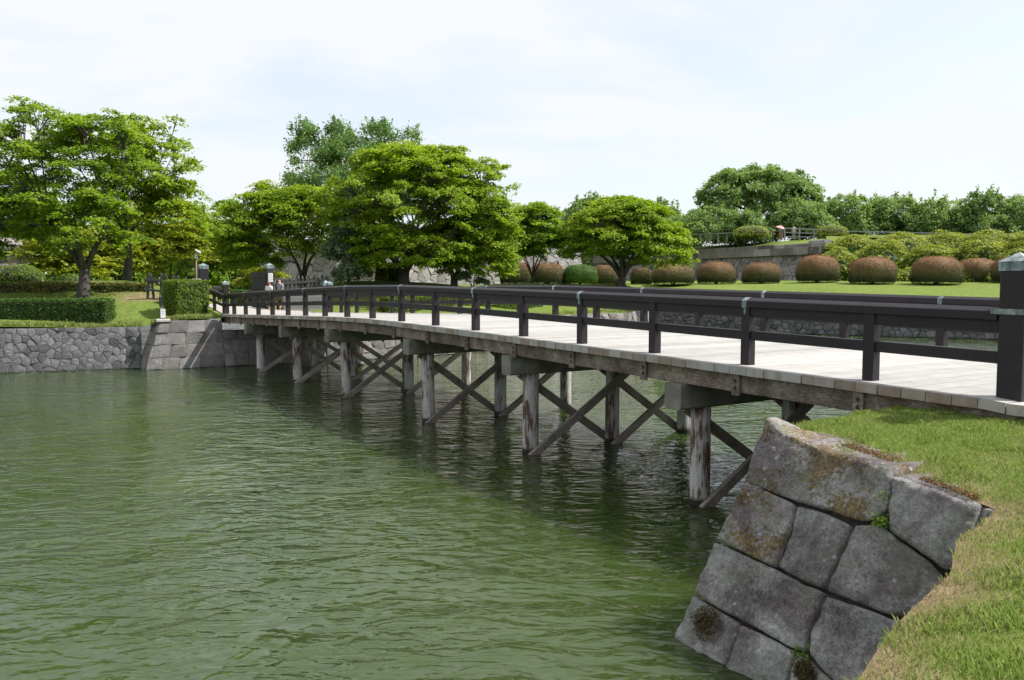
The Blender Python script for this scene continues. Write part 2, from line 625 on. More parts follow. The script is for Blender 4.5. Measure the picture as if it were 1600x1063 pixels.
def lawn_mat(name, near=False):
    m, t, b = new_mat(name)
    p = pos(t)
    n1 = noise_n(t, p, .35, 5, .6)
    n2 = noise_n(t, p, 3.5, 5, .65)
    n3 = noise_n(t, p, 60 if near else 14, 4, .7)
    at = nd(t, 'ShaderNodeAttribute', attribute_type='GEOMETRY', attribute_name='dry').outputs['Fac']
    f = fmath(t, 'ADD', fmath(t, 'MULTIPLY', n2, .6), fmath(t, 'MULTIPLY', n3, .4))
    green = ramp(t, f, [(.3, (.095, .145, .027)), (.5, (.155, .21, .043)), (.7, (.23, .275, .072))])
    straw = ramp(t, f, [(.3, (.15, .11, .055)), (.5, (.26, .20, .11)), (.7, (.36, .29, .17))])
    k = fmath(t, 'ADD', at, fmath(t, 'MULTIPLY', fmath(t, 'SUBTRACT', n1, .5), 1.1))
    k = fmath(t, 'ADD', k, fmath(t, 'MULTIPLY', fmath(t, 'SUBTRACT', n2, .5), .9))
    k = mrange(t, k, .3, .75, 0, 1)
    lk(t, mix(t, k, green, straw), b.inputs['Base Color'])
    b.inputs['Roughness'].default_value = .95
    b.inputs['Specular IOR Level'].default_value = .1
    bump(t, b, n3, .9, .03 if near else .12)
    return m


M['lawn'] = lawn_mat('lawn_grass')
M['turf'] = lawn_mat('near_turf', True)


def blade_mat():
    m, t, b = new_mat('grass_blade')
    out = t.nodes['Material Output']
    at = nd(t, 'ShaderNodeAttribute', attribute_type='GEOMETRY', attribute_name='dry').outputs['Fac']
    g = nd(t, 'ShaderNodeNewGeometry')
    green = ramp(t, g.outputs['Random Per Island'], [(0, (.15, .24, .04)), (.5, (.25, .345, .07)), (1, (.38, .45, .13))])
    straw = ramp(t, g.outputs['Random Per Island'], [(0, (.26, .19, .10)), (.5, (.40, .31, .18)), (1, (.50, .41, .26))])
    c = mix(t, at, green, straw)
    lk(t, c, b.inputs['Base Color'])
    b.inputs['Roughness'].default_value = .6
    b.inputs['Specular IOR Level'].default_value = .25
    tr = nd(t, 'ShaderNodeBsdfTranslucent'); lk(t, c, tr.inputs['Color'])
    ms = nd(t, 'ShaderNodeMixShader'); ms.inputs[0].default_value = .4
    lk(t, b.outputs[0], ms.inputs[1]); lk(t, tr.outputs[0], ms.inputs[2])
    lk(t, ms.outputs[0], out.inputs['Surface'])
    return m


M['blade'] = blade_mat()


def water_mat():
    m, t, b = new_mat('murky_green_water')
    p = pos(t)
    big = noise_n(t, p, .16, 3, .5, .4)
    c = ramp(t, big, [(.3, (.031, .053, .011)), (.7, (.046, .070, .016))])
    lk(t, c, b.inputs['Base Color'])
    b.inputs['Roughness'].default_value = .04
    b.inputs['IOR'].default_value = 1.47
    b.inputs['Subsurface Weight'].default_value = 1.0
    b.inputs['Subsurface Radius'].default_value = (1, 1, 1)
    b.inputs['Subsurface Scale'].default_value = 9.0
    # wind ripples: two crossing trains of short crests, gusts make them stronger in places
    mp = nd(t, 'ShaderNodeMapping'); mp.inputs['Rotation'].default_value = (0, 0, R(14)); mp.inputs['Scale'].default_value = (1.0, 2.1, 1)
    lk(t, p, mp.inputs['Vector'])
    a = noise_n(t, mp.outputs[0], 1.15, 2, .5, 1.0)
    mp2 = nd(t, 'ShaderNodeMapping'); mp2.inputs['Rotation'].default_value = (0, 0, R(-28)); mp2.inputs['Scale'].default_value = (1.0, 1.9, 1)
    lk(t, p, mp2.inputs['Vector'])
    d = noise_n(t, mp2.outputs[0], 3.3, 2, .5, .8)
    e = noise_n(t, mp.outputs[0], 10, 2, .5, .4)
    gust = noise_n(t, p, .27, 4, .6, .8)
    gs = mrange(t, gust, .36, .64, .42, 1.5)
    h = fmath(t, 'ADD', fmath(t, 'MULTIPLY', a, 1.0), fmath(t, 'MULTIPLY', d, .34))
    h = fmath(t, 'ADD', h, fmath(t, 'MULTIPLY', e, .055))
    h = fmath(t, 'MULTIPLY', h, gs)
    bump(t, b, h, 1.0, .07)
    return m


M['water'] = water_mat()
M['path'] = plain('pale_gravel_path', (.34, .32, .29), .95, 30, .2)
M['white'] = plain('white_paint', (.72, .72, .71), .5, 15, .06)
M['black'] = plain('black_plastic', (.02, .02, .022), .4)
M['brown_metal'] = plain('brown_pole_paint', (.12, .06, .035), .5)
M['grey_metal'] = plain('grey_rail_paint', (.22, .23, .24), .5)
M['slab'] = plain('pale_stone_slab', (.45, .44, .42), .8)
M['skin'] = plain('skin', (.45, .27, .19), .55, 8, .08)
M['red_hair'] = plain('red_brown_hair', (.16, .045, .022), .5)
M['dark_hair'] = plain('dark_brown_hair', (.06, .025, .018), .5)
M['white_cloth'] = plain('white_cloth', (.62, .62, .62), .8, 12, .08)
M['grey_cloth'] = plain('lavender_grey_cloth', (.24, .25, .31), .85, 12, .12)
M['black_cloth'] = plain('black_cloth', (.025, .025, .028), .8)
M['khaki_cloth'] = plain('khaki_cloth', (.17, .13, .075), .85)
M['orange_cloth'] = plain('orange_cloth', (.5, .16, .07), .8)
M['pink_cloth'] = plain('pink_cloth', (.6, .3, .3), .8)
M['parasol'] = plain('cream_parasol_cloth', (.62, .63, .55), .8, 10, .06)
M['steel'] = plain('dull_steel', (.3, .3, .31), .4, 20, .15, .7)

M['core'] = plain('dark_joint_earth', (.05, .046, .041), .95, 12, .5)
RNG = np.random.default_rng(7)
random.seed(11)

# ------------------------------------------------------------------ ground
class Surface:
    """smooth ground height through surveyed points"""
    def __init__(self, pts, smooth=.15):
        self.p = np.array([(p[0], p[1]) for p in pts], float)
        z = np.array([p[2] for p in pts], float)
        d = np.linalg.norm(self.p[:, None] - self.p[None], axis=2)
        n = len(z)
        A = np.zeros((n + 1, n + 1))
        A[:n, :n] = -d - np.eye(n) * smooth
        A[:n, n] = A[n, :n] = 1
        self.w = np.linalg.solve(A, np.append(z, 0))

    def at(self, xy):
        xy = np.atleast_2d(np.asarray(xy, float))
        out = np.empty(len(xy))
        for i in range(0, len(xy), 20000):
            q = xy[i:i + 20000]
            d = np.linalg.norm(q[:, None] - self.p[None], axis=2)
            out[i:i + 20000] = -d @ self.w[:-1] + self.w[-1]
        return out

    def __call__(self, x, y):
        return float(self.at([(x, y)])[0])


def inside(poly, q):
    q = np.atleast_2d(q); x, y = q[:, 0], q[:, 1]
    r = np.zeros(len(q), bool)
    n = len(poly)
    for i in range(n):
        x1, y1 = poly[i][0], poly[i][1]; x2, y2 = poly[(i + 1) % n][0], poly[(i + 1) % n][1]
        c = (y1 > y) != (y2 > y)
        with np.errstate(divide='ignore', invalid='ignore'):
            r ^= c & (x < (x2 - x1) * (y - y1) / (y2 - y1) + x1)
    return r


def edge_dist(poly, q, closed=True):
    q = np.atleast_2d(q)
    best = np.full(len(q), 1e9)
    n = len(poly)
    for i in range(n if closed else n - 1):
        a = np.array(poly[i][:2], float); b = np.array(poly[(i + 1) % n][:2], float)
        ab = b - a
        k = np.clip(((q - a) @ ab) / max(ab @ ab, 1e-9), 0, 1)
        best = np.minimum(best, np.linalg.norm(q - (a + k[:, None] * ab), axis=1))
    return best


def land(name, poly, zf, grids, mat, dry=None, step=.8):
    """a ground sheet with the outline poly (list of (x,y)), heights zf"""
    bd = []
    n = len(poly)
    for i in range(n):
        a, b = Vector((poly[i][0], poly[i][1])), Vector((poly[(i + 1) % n][0], poly[(i + 1) % n][1]))
        near = min(a.length, b.length) < 90
        k = max(1, int((b - a).length / (step if near else step * 8)))
        bd += [a.lerp(b, j / k) for j in range(k)]
    pts = []
    for (x0, x1, y0, y1, st, mar) in grids:
        gx, gy = np.meshgrid(np.arange(x0, x1, st), np.arange(y0, y1, st))
        q = np.c_[gx.ravel(), gy.ravel()].astype(float)
        q += RNG.uniform(-.2, .2, q.shape) * st
        q = q[inside(poly, q)]
        q = q[edge_dist(poly, q) > mar]
        pts.append(q)
    pts = np.vstack(pts)
    allp = bd + [Vector((float(a), float(b))) for a, b in pts]
    nb = len(bd)
    r = delaunay_2d_cdt(allp, [(i, (i + 1) % nb) for i in range(nb)], [list(range(nb))], 1, 1e-5)
    v2 = np.array([(v.x, v.y) for v in r[0]])
    z = zf(v2)
    me = mesh(name, np.c_[v2, z], [tuple(f) for f in r[2]], True)
    if dry is not None:
        a = me.attributes.new('dry', 'FLOAT', 'POINT')
        a.data.foreach_set('value', dry(v2).astype(np.float32))
    o = link(name, me, mat)
    if me.polygons and me.polygons[0].normal.z < 0:
        me.flip_normals()
    return tag(o, kind='structure')


# surveyed levels of the far side ------------------------------------------------
BUSHES = [  # column, row of foot, half width px, row of top, distance
    (1582, 441, 30, 404, 73), (1523, 442, 30, 406, 78), (1461, 444, 35, 403, 72), (1361, 444, 33, 404, 74), (1276, 441, 31, 401, 78),
    (1188, 444, 28, 413, 80), (1118, 444, 29, 412, 79), (1051, 445, 32, 416, 77), (1002, 444, 17, 420, 80), (944, 444, 22, 416, 80),
    (906, 444, 27, 415, 75), (855, 443, 27, 412, 75), (806, 443, 25, 411, 71)]
ctrl = []
for s, t, z in [(34.4, -9, 1.75), (36.5, -16, 1.75), (34.6, -3.2, 1.95), (34.9, -3.8, 1.78), (35.25, -5.6, 1.76), (35.9, -5.2, 1.85), (34.0, -2.6, 2.1), (34.0, 0, 2.14), (34, 5, 2.1), (34.6, 9, 1.98), (35.4, 17, 1.9), (36.3, 25, 1.9),
                (38.5, 28, 1.95), (47, 38, 2.0), (41, 44, 2.1), (27, 48.9, 2.1), (10, 52, 2.1), (-30, 60, 2.1),
                (36, 2.5, 2.25), (40, 2, 2.24), (46, 2, 2.25), (52, 3, 2.2), (58, 4.6, 2.18), (64, 6.2, 2.15), (70, 8, 2.15), (38, 10, 2.2), (38, 18, 2.15),
                (36.2, -6.5, 1.95), (37.5, -9, 2.1), (37, -13, 2.1)]:
    p = bp(s, t); ctrl.append((p.x, p.y, z))
for px, py, Y in [(20, 443.5, 41.9), (120, 443.5, 41.9), (220, 441.5, 41.9), (70, 443.5, 42.2), (170, 442.5, 42.2), (20, 443, 46), (120, 443, 46), (220, 440.5, 46), (0, 466, 40.2), (45, 466, 40.3), (90, 466, 40.2), (180, 466, 40.2), (0, 464, 40.7), (75, 464, 40.7), (160, 464, 40.7), (205, 464, 40.7), (130, 463, 40), (215, 474, 38.6), (30, 443, 50), (180, 441, 50),
                  (540, 440, 50), (632, 447, 50), (708, 447, 52), (830, 442, 60), (970, 444, 58), (480, 449, 52), (760, 446, 62), (870, 446, 62), (1050, 455, 64),
                  (1300, 452, 67), (1500, 454, 66), (1580, 454, 66), (1200, 451, 71), (1120, 451, 70)]:
    p = spot(px, py, Y); ctrl.append((p.x, p.y, p.z))
for px, py, hw, top, Y in BUSHES:
    p = spot(px, py, Y); ctrl.append((p.x, p.y, p.z))
for x, y, z in [(0, 110, 4.4), (-40, 60, 3.7), (-60, 45, 2.5), (-60, 110, 4), (40, 82, 4.3), (60, 62, 4.2), (70, 45, 3.5), (20, 105, 4.5), (0, 300, 5), (-300, 300, 5), (300, 300, 5), (-300, 60, 3), (300, 60, 4)]:
    ctrl.append((x, y, z))
FAR = Surface(ctrl)
far_edge = [(33.85, -3.35), (34.85, -3.55), (35.2, -5.5), (35.9, -9.5), (37.6, -18), (44, -40), (60, -120)]
far_edge_r = [(33.95, 9.0), (36.6, 26.3), (47.5, 38.5), (27.4, 49.2), (10, 52.5), (-60, 64)]
FAR_POLY = [tuple(bp(s, t).xy) for s, t in reversed(far_edge)] + [tuple(bp(s, t).xy) for s, t in far_edge_r] + [(330, -60), (420, 500), (-420, 500), (-420, 90)]


def far_dry_dapple(v):
    d = np.zeros(len(v))
    # worn, dry bank, with tree-shade dapple tinted in, below the maples on the left and the bare side of the mound by the gate
    for px, py, Y, r, k in [(20, 455, 41, 2.2, .25), (75, 455, 41, 2.2, .3), (130, 455, 41, 2.0, .25), (185, 453, 41, 2.2, .35), (236, 452, 40.5, 1.3, .9)]:
        p = spot(px, py, Y)
        d = np.maximum(d, k * np.exp(-((v[:, 0] - p.x) ** 2 + (v[:, 1] - p.y) ** 2) / r ** 2))
    return d


land('far_ground', FAR_POLY, FAR.at, [(-34, 45, 33, 72, .9, .5), (-70, 90, 72, 130, 3, 1.5), (-400, 400, 130, 480, 35, 10), (45, 120, 0, 72, 5, 2), (-120, -34, 40, 130, 5, 2)], M['lawn'], far_dry_dapple)

# near side
NEAR = Surface([(*bp(s, t).xy, z) for s, t, z in [
    (1.15, -2.5, 1.98), (.4, -2.5, 1.90), (-.3, -2.5, 1.82), (-.9, -2.7, 1.76), (-1.2, -2.8, 1.74), (-1.34, -3.27, 1.75), (-2.0, -5.36, 1.76), (-2.3, -6.12, 1.76), (-4.5, -12, 1.8),
    (1.1, 0, 2.06), (-.2, -.15, 2.08), (-2, 0, 2.1), (1.15, 2.5, 1.8), (1.15, -1.2, 2.03), (.2, -1.2, 2.03), (-.6, -1.6, 1.95), (-1.6, -2.6, 1.93), (-2.4, -4.6, 1.93), (-2.9, -5.9, 1.94), (-4, -4, 1.98), (-4.4, -9, 1.93), (-6, 2, 2.1), (-30, -10, 2.2), (-40, 40, 2.2), (0, 12, 2.0), (0, 40, 2.1), (-10, -20, 2.0)]], .02)
near_rim = [(1.2, -2.5), (.45, -2.5), (-.3, -2.5), (-.85, -2.62), (-1.22, -2.75), (-1.36, -3.2), (-1.55, -3.9), (-1.95, -4.7), (-2.08, -5.4), (-2.34, -6.12), (-3.2, -8.6), (-4.5, -12), (-9, -26)]
NEAR_POLY = [tuple(bp(s, t).xy) for s, t in [(1.2, 70), (1.2, 9)] + near_rim + [(-40, -60), (-200, -30), (-200, 90)]]
_rim = [tuple(bp(s, t).xy) for s, t in near_rim]


def near_dry(v):
    d = edge_dist(_rim, v, False)
    return np.clip(.75 - d / .75, 0, 1)


def near_z(v):
    z = NEAR.at(v)
    return z + np.array([.018 * mnoise.noise(Vector((a * 2.1, b * 2.1, 3))) for a, b in v])


land('near_ground', NEAR_POLY, near_z, [(.2, 10, 1.5, 12, .12, .06), (-12, 14, -6, 14, 1.2, .5), (-40, 60, -90, 60, 9, 4)], M['turf'], near_dry, .25)

# water ---------------------------------------------------------------------------
wm = mesh('moat_water', [(x, y, z) for z in (0, -6) for x, y in ((-400, -150), (400, -150), (400, 140), (-400, 140))],
          [(0, 1, 2, 3), (7, 6, 5, 4), (0, 4, 5, 1), (1, 5, 6, 2), (2, 6, 7, 3), (3, 7, 4, 0)])
tag(link('moat_water', wm, M['water']), kind='structure')

# path through the gate
pm = MB()
ps = [(34.85, .0, 5.1), (37, .0, 5.1), (39, -.1, 4.2), (46, .3, 3.6), (56, 2.4, 6), (66, 5.4, 9)]
pv = []
for s, a, b in ps:
    for t in (a, b):
        q = bp(s, t); pv.append((q.x, q.y, FAR(q.x, q.y) + .03))
pm.add(pv, [(2 * i, 2 * i + 1, 2 * i + 3, 2 * i + 2) for i in range(len(ps) - 1)])
tag(pm.build('gravel_path', M['path']), kind='structure')

# ------------------------------------------------------------------ stone walls
def clip_poly(poly, a, b):
    """keep the part of poly nearer to a than to b"""
    mid, d = (a + b) / 2, b - a
    out = []
    n = len(poly)
    for i in range(n):
        p, q = poly[i], poly[(i + 1) % n]
        fp, fq = (p - mid).dot(d), (q - mid).dot(d)
        if fp <= 0: out.append(p)
        if fp * fq < 0: out.append(p.lerp(q, fp / (fp - fq)))
    return out


def voronoi(L, H, size, seed, jit=.42, aspect=1.15):
    r = random.Random(seed)
    seeds = []
    dx, dy = size * aspect, size / aspect
    ny = max(1, round(H / dy)); nx = max(1, round(L / dx))
    dx, dy = L / nx, H / ny
    for j in range(ny):
        for i in range(nx + 1):
            x = (i + (.5 if j % 2 else 0)) * dx
            if x > L: continue
            seeds.append(Vector((x + r.uniform(-jit, jit) * dx, (j + .5) * dy + r.uniform(-jit, jit) * dy)))
    polys = []
    for a in seeds:
        poly = [Vector((0, 0)), Vector((L, 0)), Vector((L, H)), Vector((0, H))]
        for b in seeds:
            if b is not a and (b - a).length < size * 3.2:
                poly = clip_poly(poly, a, b)
                if len(poly) < 3: break
        if len(poly) >= 3: polys.append(poly)
    return polys


def ashlar(L, H, course, lo, hi, seed):
    r = random.Random(seed)
    polys = []
    n = max(1, round(H / course)); y = 0
    for j in range(n):
        h = H / n * r.uniform(.9, 1.1) if j < n - 1 else H - y
        x = -r.uniform(0, .3)
        while x < L - .05:
            w = r.uniform(lo, hi)
            x1 = min(L, x + w)
            if L - x1 < lo * .5: x1 = L
            x0 = max(0, x)
            if x1 - x0 > .08:
                e = lambda: r.uniform(-.012, .012)
                polys.append([Vector((x0 + e(), y + e())), Vector((x1 + e(), y + e())), Vector((x1 + e(), y + h + e())), Vector((x0 + e(), y + h + e()))])
            x = x1
        y += h
    return polys


def stone_piece(poly, frame, rnd, joint=.016, bulge=.05, back=.12):
    """one dressed or rough stone on a wall face; frame(a,b,d) gives the world point"""
    c = sum(poly, Vector((0, 0))) / len(poly)
    rad = sum((p - c).length for p in poly) / len(poly)
    n = len(poly)
    k0 = max(.4, 1 - joint / rad)
    lift = rnd.uniform(-.35, .6) * bulge
    tilt = Vector((rnd.uniform(-.15, .15), rnd.uniform(-.15, .15)))
    vs_ = []
    rings = [(k0, -back), (k0, lift), (max(.3, k0 - .02 / rad), lift + .12 * bulge), (k0 * .6, lift + .45 * bulge)]
    for k, d in rings:
        for p in poly:
            q = c + (p - c) * k
            dd = d + (tilt.dot(q - c) if d > -back else 0) + (rnd.uniform(-.18, .18) * bulge if d > -back else 0)
            vs_.append(frame(q.x, q.y, dd))
    vs_.append(frame(c.x, c.y, lift + bulge * rnd.uniform(.2, .9)))
    fs_ = []
    for r_ in range(3):
        for i in range(n):
            a, b = r_ * n + i, r_ * n + (i + 1) % n
            fs_.append((a, b, b + n, a + n))
    for i in range(n):
        fs_.append((3 * n + i, 3 * n + (i + 1) % n, 4 * n))
    return vs_, fs_


def wall_frame(A, B, batter, tl=0.0, tr=0.0):
    """A, B world feet of the wall from left to right as seen from outside"""
    A, B = Vector(A), Vector(B)
    d = (B - A); L = d.length; d.normalize()
    inw = Vector((-d.y, d.x, 0))                     # away from the viewer
    sl = (UP + inw * batter).normalized()
    outn = (-inw + UP * batter).normalized()
    k = sl.z
    return (lambda a, b, dd: A + d * (tl * b + a * (L - (tl + tr) * b) / L) + (UP + inw * batter) * b + outn * dd), L, d, inw, outn


def stone_wall(name, label, faces, mat, seed, bulge=.05, joint=.016, core_depth=.7, cat='stone wall', group=None, top_mat=None):
    """faces: list of (A, B, H, batter, kind, args); one wall thing: a dark core with every stone a part"""
    rnd = random.Random(seed)
    core = MB()
    todo = []
    for (A, B, H, batter, kind, args, *trim) in faces:
        frame, L, d, inw, outn = wall_frame(A, B, batter, *trim)
        q = [frame(0, -1.2, -.07), frame(L, -1.2, -.07), frame(L, H - .03, -.07), frame(0, H - .03, -.07)]
        off = inw * core_depth
        vs_ = q + [q[0] + off, q[1] + off, q[2] + off, q[3] + off]
        core.add(vs_, [(0, 1, 2, 3), (5, 4, 7, 6), (4, 0, 3, 7), (1, 5, 6, 2), (3, 2, 6, 7)])
        polys = voronoi(L, H, *args) if kind == 'rubble' else ashlar(L, H, *args) if kind == 'ashlar' else args
        for poly in polys:
            todo.append((poly, frame))
    ro = core.build(name, M['core'])
    tag(ro, label, cat, group)
    for poly, frame in todo:
        vs_, fs_ = stone_piece(poly, frame, rnd, joint, bulge)
        c = sum(vs_, Vector()) / len(vs_)
        me = mesh('stone', [v - c for v in vs_], fs_)
        o = link('stone', me, mat, ro, c)
    return ro


def flat(p, z=0.0):
    return Vector((p.x, p.y, z))


BAT = .32
# far bank, left of the bridge: dark rubble
a0 = bp(34.25, -3.75); a1 = bp(35.0, -8.6); a2 = bp(36.3, -13.0)
stone_wall('rubble_embankment', 'dark rubble stone retaining wall below the long clipped hedge on the left', [
    (a1, a0, 1.8, BAT, 'rubble', (.30, 3)), (a2, a1, 1.8, BAT, 'rubble', (.34, 4))], M['rubble'], 5, .035, .006)
# far abutment of cut stone
c0 = bp(33.15, -3.72); c1 = bp(33.15, -.45); c2 = bp(33.15, 5.6); c3 = bp(33.4, 9.6); cs = bp(34.6, -3.86)
stone_wall('ashlar_abutment', 'pinkish grey cut stone abutment carrying the gate end of the bridge', [
    (c0, c1, 2.08, .28, 'ashlar', (.52, .55, .95, 21), .34, 0.0), (c1, c2, 1.62, .28, 'ashlar', (.5, .5, .9, 22)),
    (c2, c3, 1.95, .28, 'rubble', (.5, 23)), (cs, c0, 2.08, .34, 'ashlar', (.52, .5, .8, 24), 0.0, .28)], M['ashlar'], 6, .03, .008)
# far bank, right of the bridge
d0 = bp(33.4, 9.7); d1 = bp(35.95, 26.6)
stone_wall('stone_embankment', 'sunlit rubble bank wall seen through the far railing, below the low hedge', [(d0, d1, 1.9, BAT, 'rubble', (.52, 31))], M['rampart'], 7, .06, .016)
e0 = bp(36.0, 26.7); e1 = bp(46.9, 38.0)
e2 = bp(46.9, 38.1); e3 = bp(22, 50.0)
stone_wall('stone_embankment', 'low rubble wall closing the side arm of the moat', [(e0, e1, 1.95, BAT, 'rubble', (.8, 32))], M['rampart'], 8, .07, .02)
stone_wall('rubble_embankment', 'shaded rough rubble bank wall across the water, behind the right half of the bridge', [(e2, e3, 2.05, BAT, 'rubble', (.45, 33))], M['rubble'], 9, .09, .02)

# ramparts of the fort
r0 = spot(1278, 440, 90); r0 = flat(r0, 4.1); r1 = flat(bp(98, 68.3), 4.1)
RH = 3.4
frame, L, dR, inR, outR = wall_frame(r1, r0, .28)
ramp_r = stone_wall('stone_rampart', 'tall mottled stone rampart with overhanging coping behind the round bushes', [(r1, r0, RH, .28, 'rubble', (.78, 41), 0.0, .28),
                    (r0, r0 + inR * 6, RH, .28, 'rubble', (.8, 42), .28, 0.0)], M['rampart'], 10, .09, .022, 1.2)
x = 0.0
rr = random.Random(4)
while x < L:
    w = min(rr.uniform(1.4, 2.4), L - x)
    q = MB()
    p = frame(x + w / 2, RH + .22, .13)
    q.bar(p - dR * (w / 2 - .004), p + dR * (w / 2 - .004), .9, .84 + rr.uniform(-.03, .03), -inR, .04)
    o = q.build('coping_stone', M['rampart']); o.parent = ramp_r
    q = MB()
    p = frame(x + w / 2 + .4, RH + .82, .16)
    q.bar(p - dR * (w / 2 - .01), p + dR * (w / 2 - .01), .9, .56 + rr.uniform(-.05, .05), -inR, .06)
    o = q.build('coping_stone', M['rampart']); o.parent = ramp_r
    x += w
# corner block that rises at the end of the rampart
q = MB(); p = frame(L - .6, RH + 1.2, -.1)
q.bar(p - dR * 1.3, p + dR * .75, 1.3, .5, -inR, .12)
q.build('coping_stone', M['rampart']).parent = ramp_r

g0 = flat(bp(59, 8.5), 3.3); g1 = flat(bp(59, 40), 3.3)
cw = stone_wall('stone_rampart', 'pale sunlit stone rampart glimpsed between the maple trunks', [(g0, g1, 4.2, .25, 'rubble', (.78, 45))], M['pale_rampart'], 11, .06, .016, 1.2)
h0 = flat(spot(-120, 440, 54), 3.3); h1 = flat(spot(64, 440, 57), 3.3)
frame, L, dL, inL, outL = wall_frame(h0, h1, .28)
lw = stone_wall('stone_rampart', 'grey stone rampart with sloping coping at the left edge behind the dome shrub', [(h0, h1, 2.75, .28, 'rubble', (.72, 46), 0.0, .28), (h1, h1 + inL * 5, 2.75, .28, 'rubble', (.8, 47), .28, 0.0)], M['rampart'], 12, .09, .022, 1.2)
x = 0.0
while x < L:
    w = min(rr.uniform(1.2, 2.0), L - x)
    q = MB(); p = frame(x + w / 2, 3.0, .2)
    q.bar(p - dL * (w / 2 - .02), p + dL * (w / 2 - .02), .9, .45, -inL, .05)
    q.build('coping_stone', M['rampart']).parent = lw
    q = MB(); p = frame(x + w / 2, 3.5, -.55)
    q.bar(p - dL * (w / 2 - .02), p + dL * (w / 2 - .02), 1.3, .45, (-inL - UP * .5), .06)
    q.build('coping_stone', M['rampart']).parent = lw
    x += w

# terrace above the rampart: strips from foot to crest to the back
tl = []
crest = [flat(bp(99, 69.6), 8.62), flat(bp(80, 69.6), 8.62), flat(r0 + inR * 1.2 - dR * 3, 8.62), flat(r0 + inR * 1.2 + dR * .2, 8.62)]
cr_mid = [p + inR * 4.5 + UP * .75 for p in crest]
# the slope right of the rampart corner, covered by azaleas
foot = [flat(r0 + inR * 1.0, 4.0), flat(spot(1400, 440, 86), 4.1), flat(spot(1560, 440, 80), 4.1), flat(spot(1800, 440, 72), 4.0), flat(spot(2300, 440, 62), 4.0)]
up = [flat(spot(1290, 372, 97), 9.75), flat(spot(1420, 372, 97), 9.9), flat(spot(1600, 372, 95), 9.9), flat(spot(1850, 372, 90), 9.9), flat(spot(2400, 372, 80), 9.9)]
tm = MB()
def strip(a, b):
    tm.add(list(a) + list(b), [(i, i + 1, len(a) + i + 1, len(a) + i) for i in range(len(a) - 1)])
strip(crest, cr_mid)
back = [p + inR * 60 + UP * .6 for p in cr_mid]
strip(cr_mid, back)
strip(foot, up)
strip(up, [p + Vector((40, 70, .6)) for p in up])
tm.add([crest[-1], cr_mid[-1], up[0], foot[0]], [(0, 1, 2, 3)])
tm.add([cr_mid[-1], back[-1], up[0], up[0] + Vector((40, 70, .6))], [(0, 1, 3, 2)])
to = tm.build('rampart_terrace', M['lawn'])
tag(to, kind='structure')

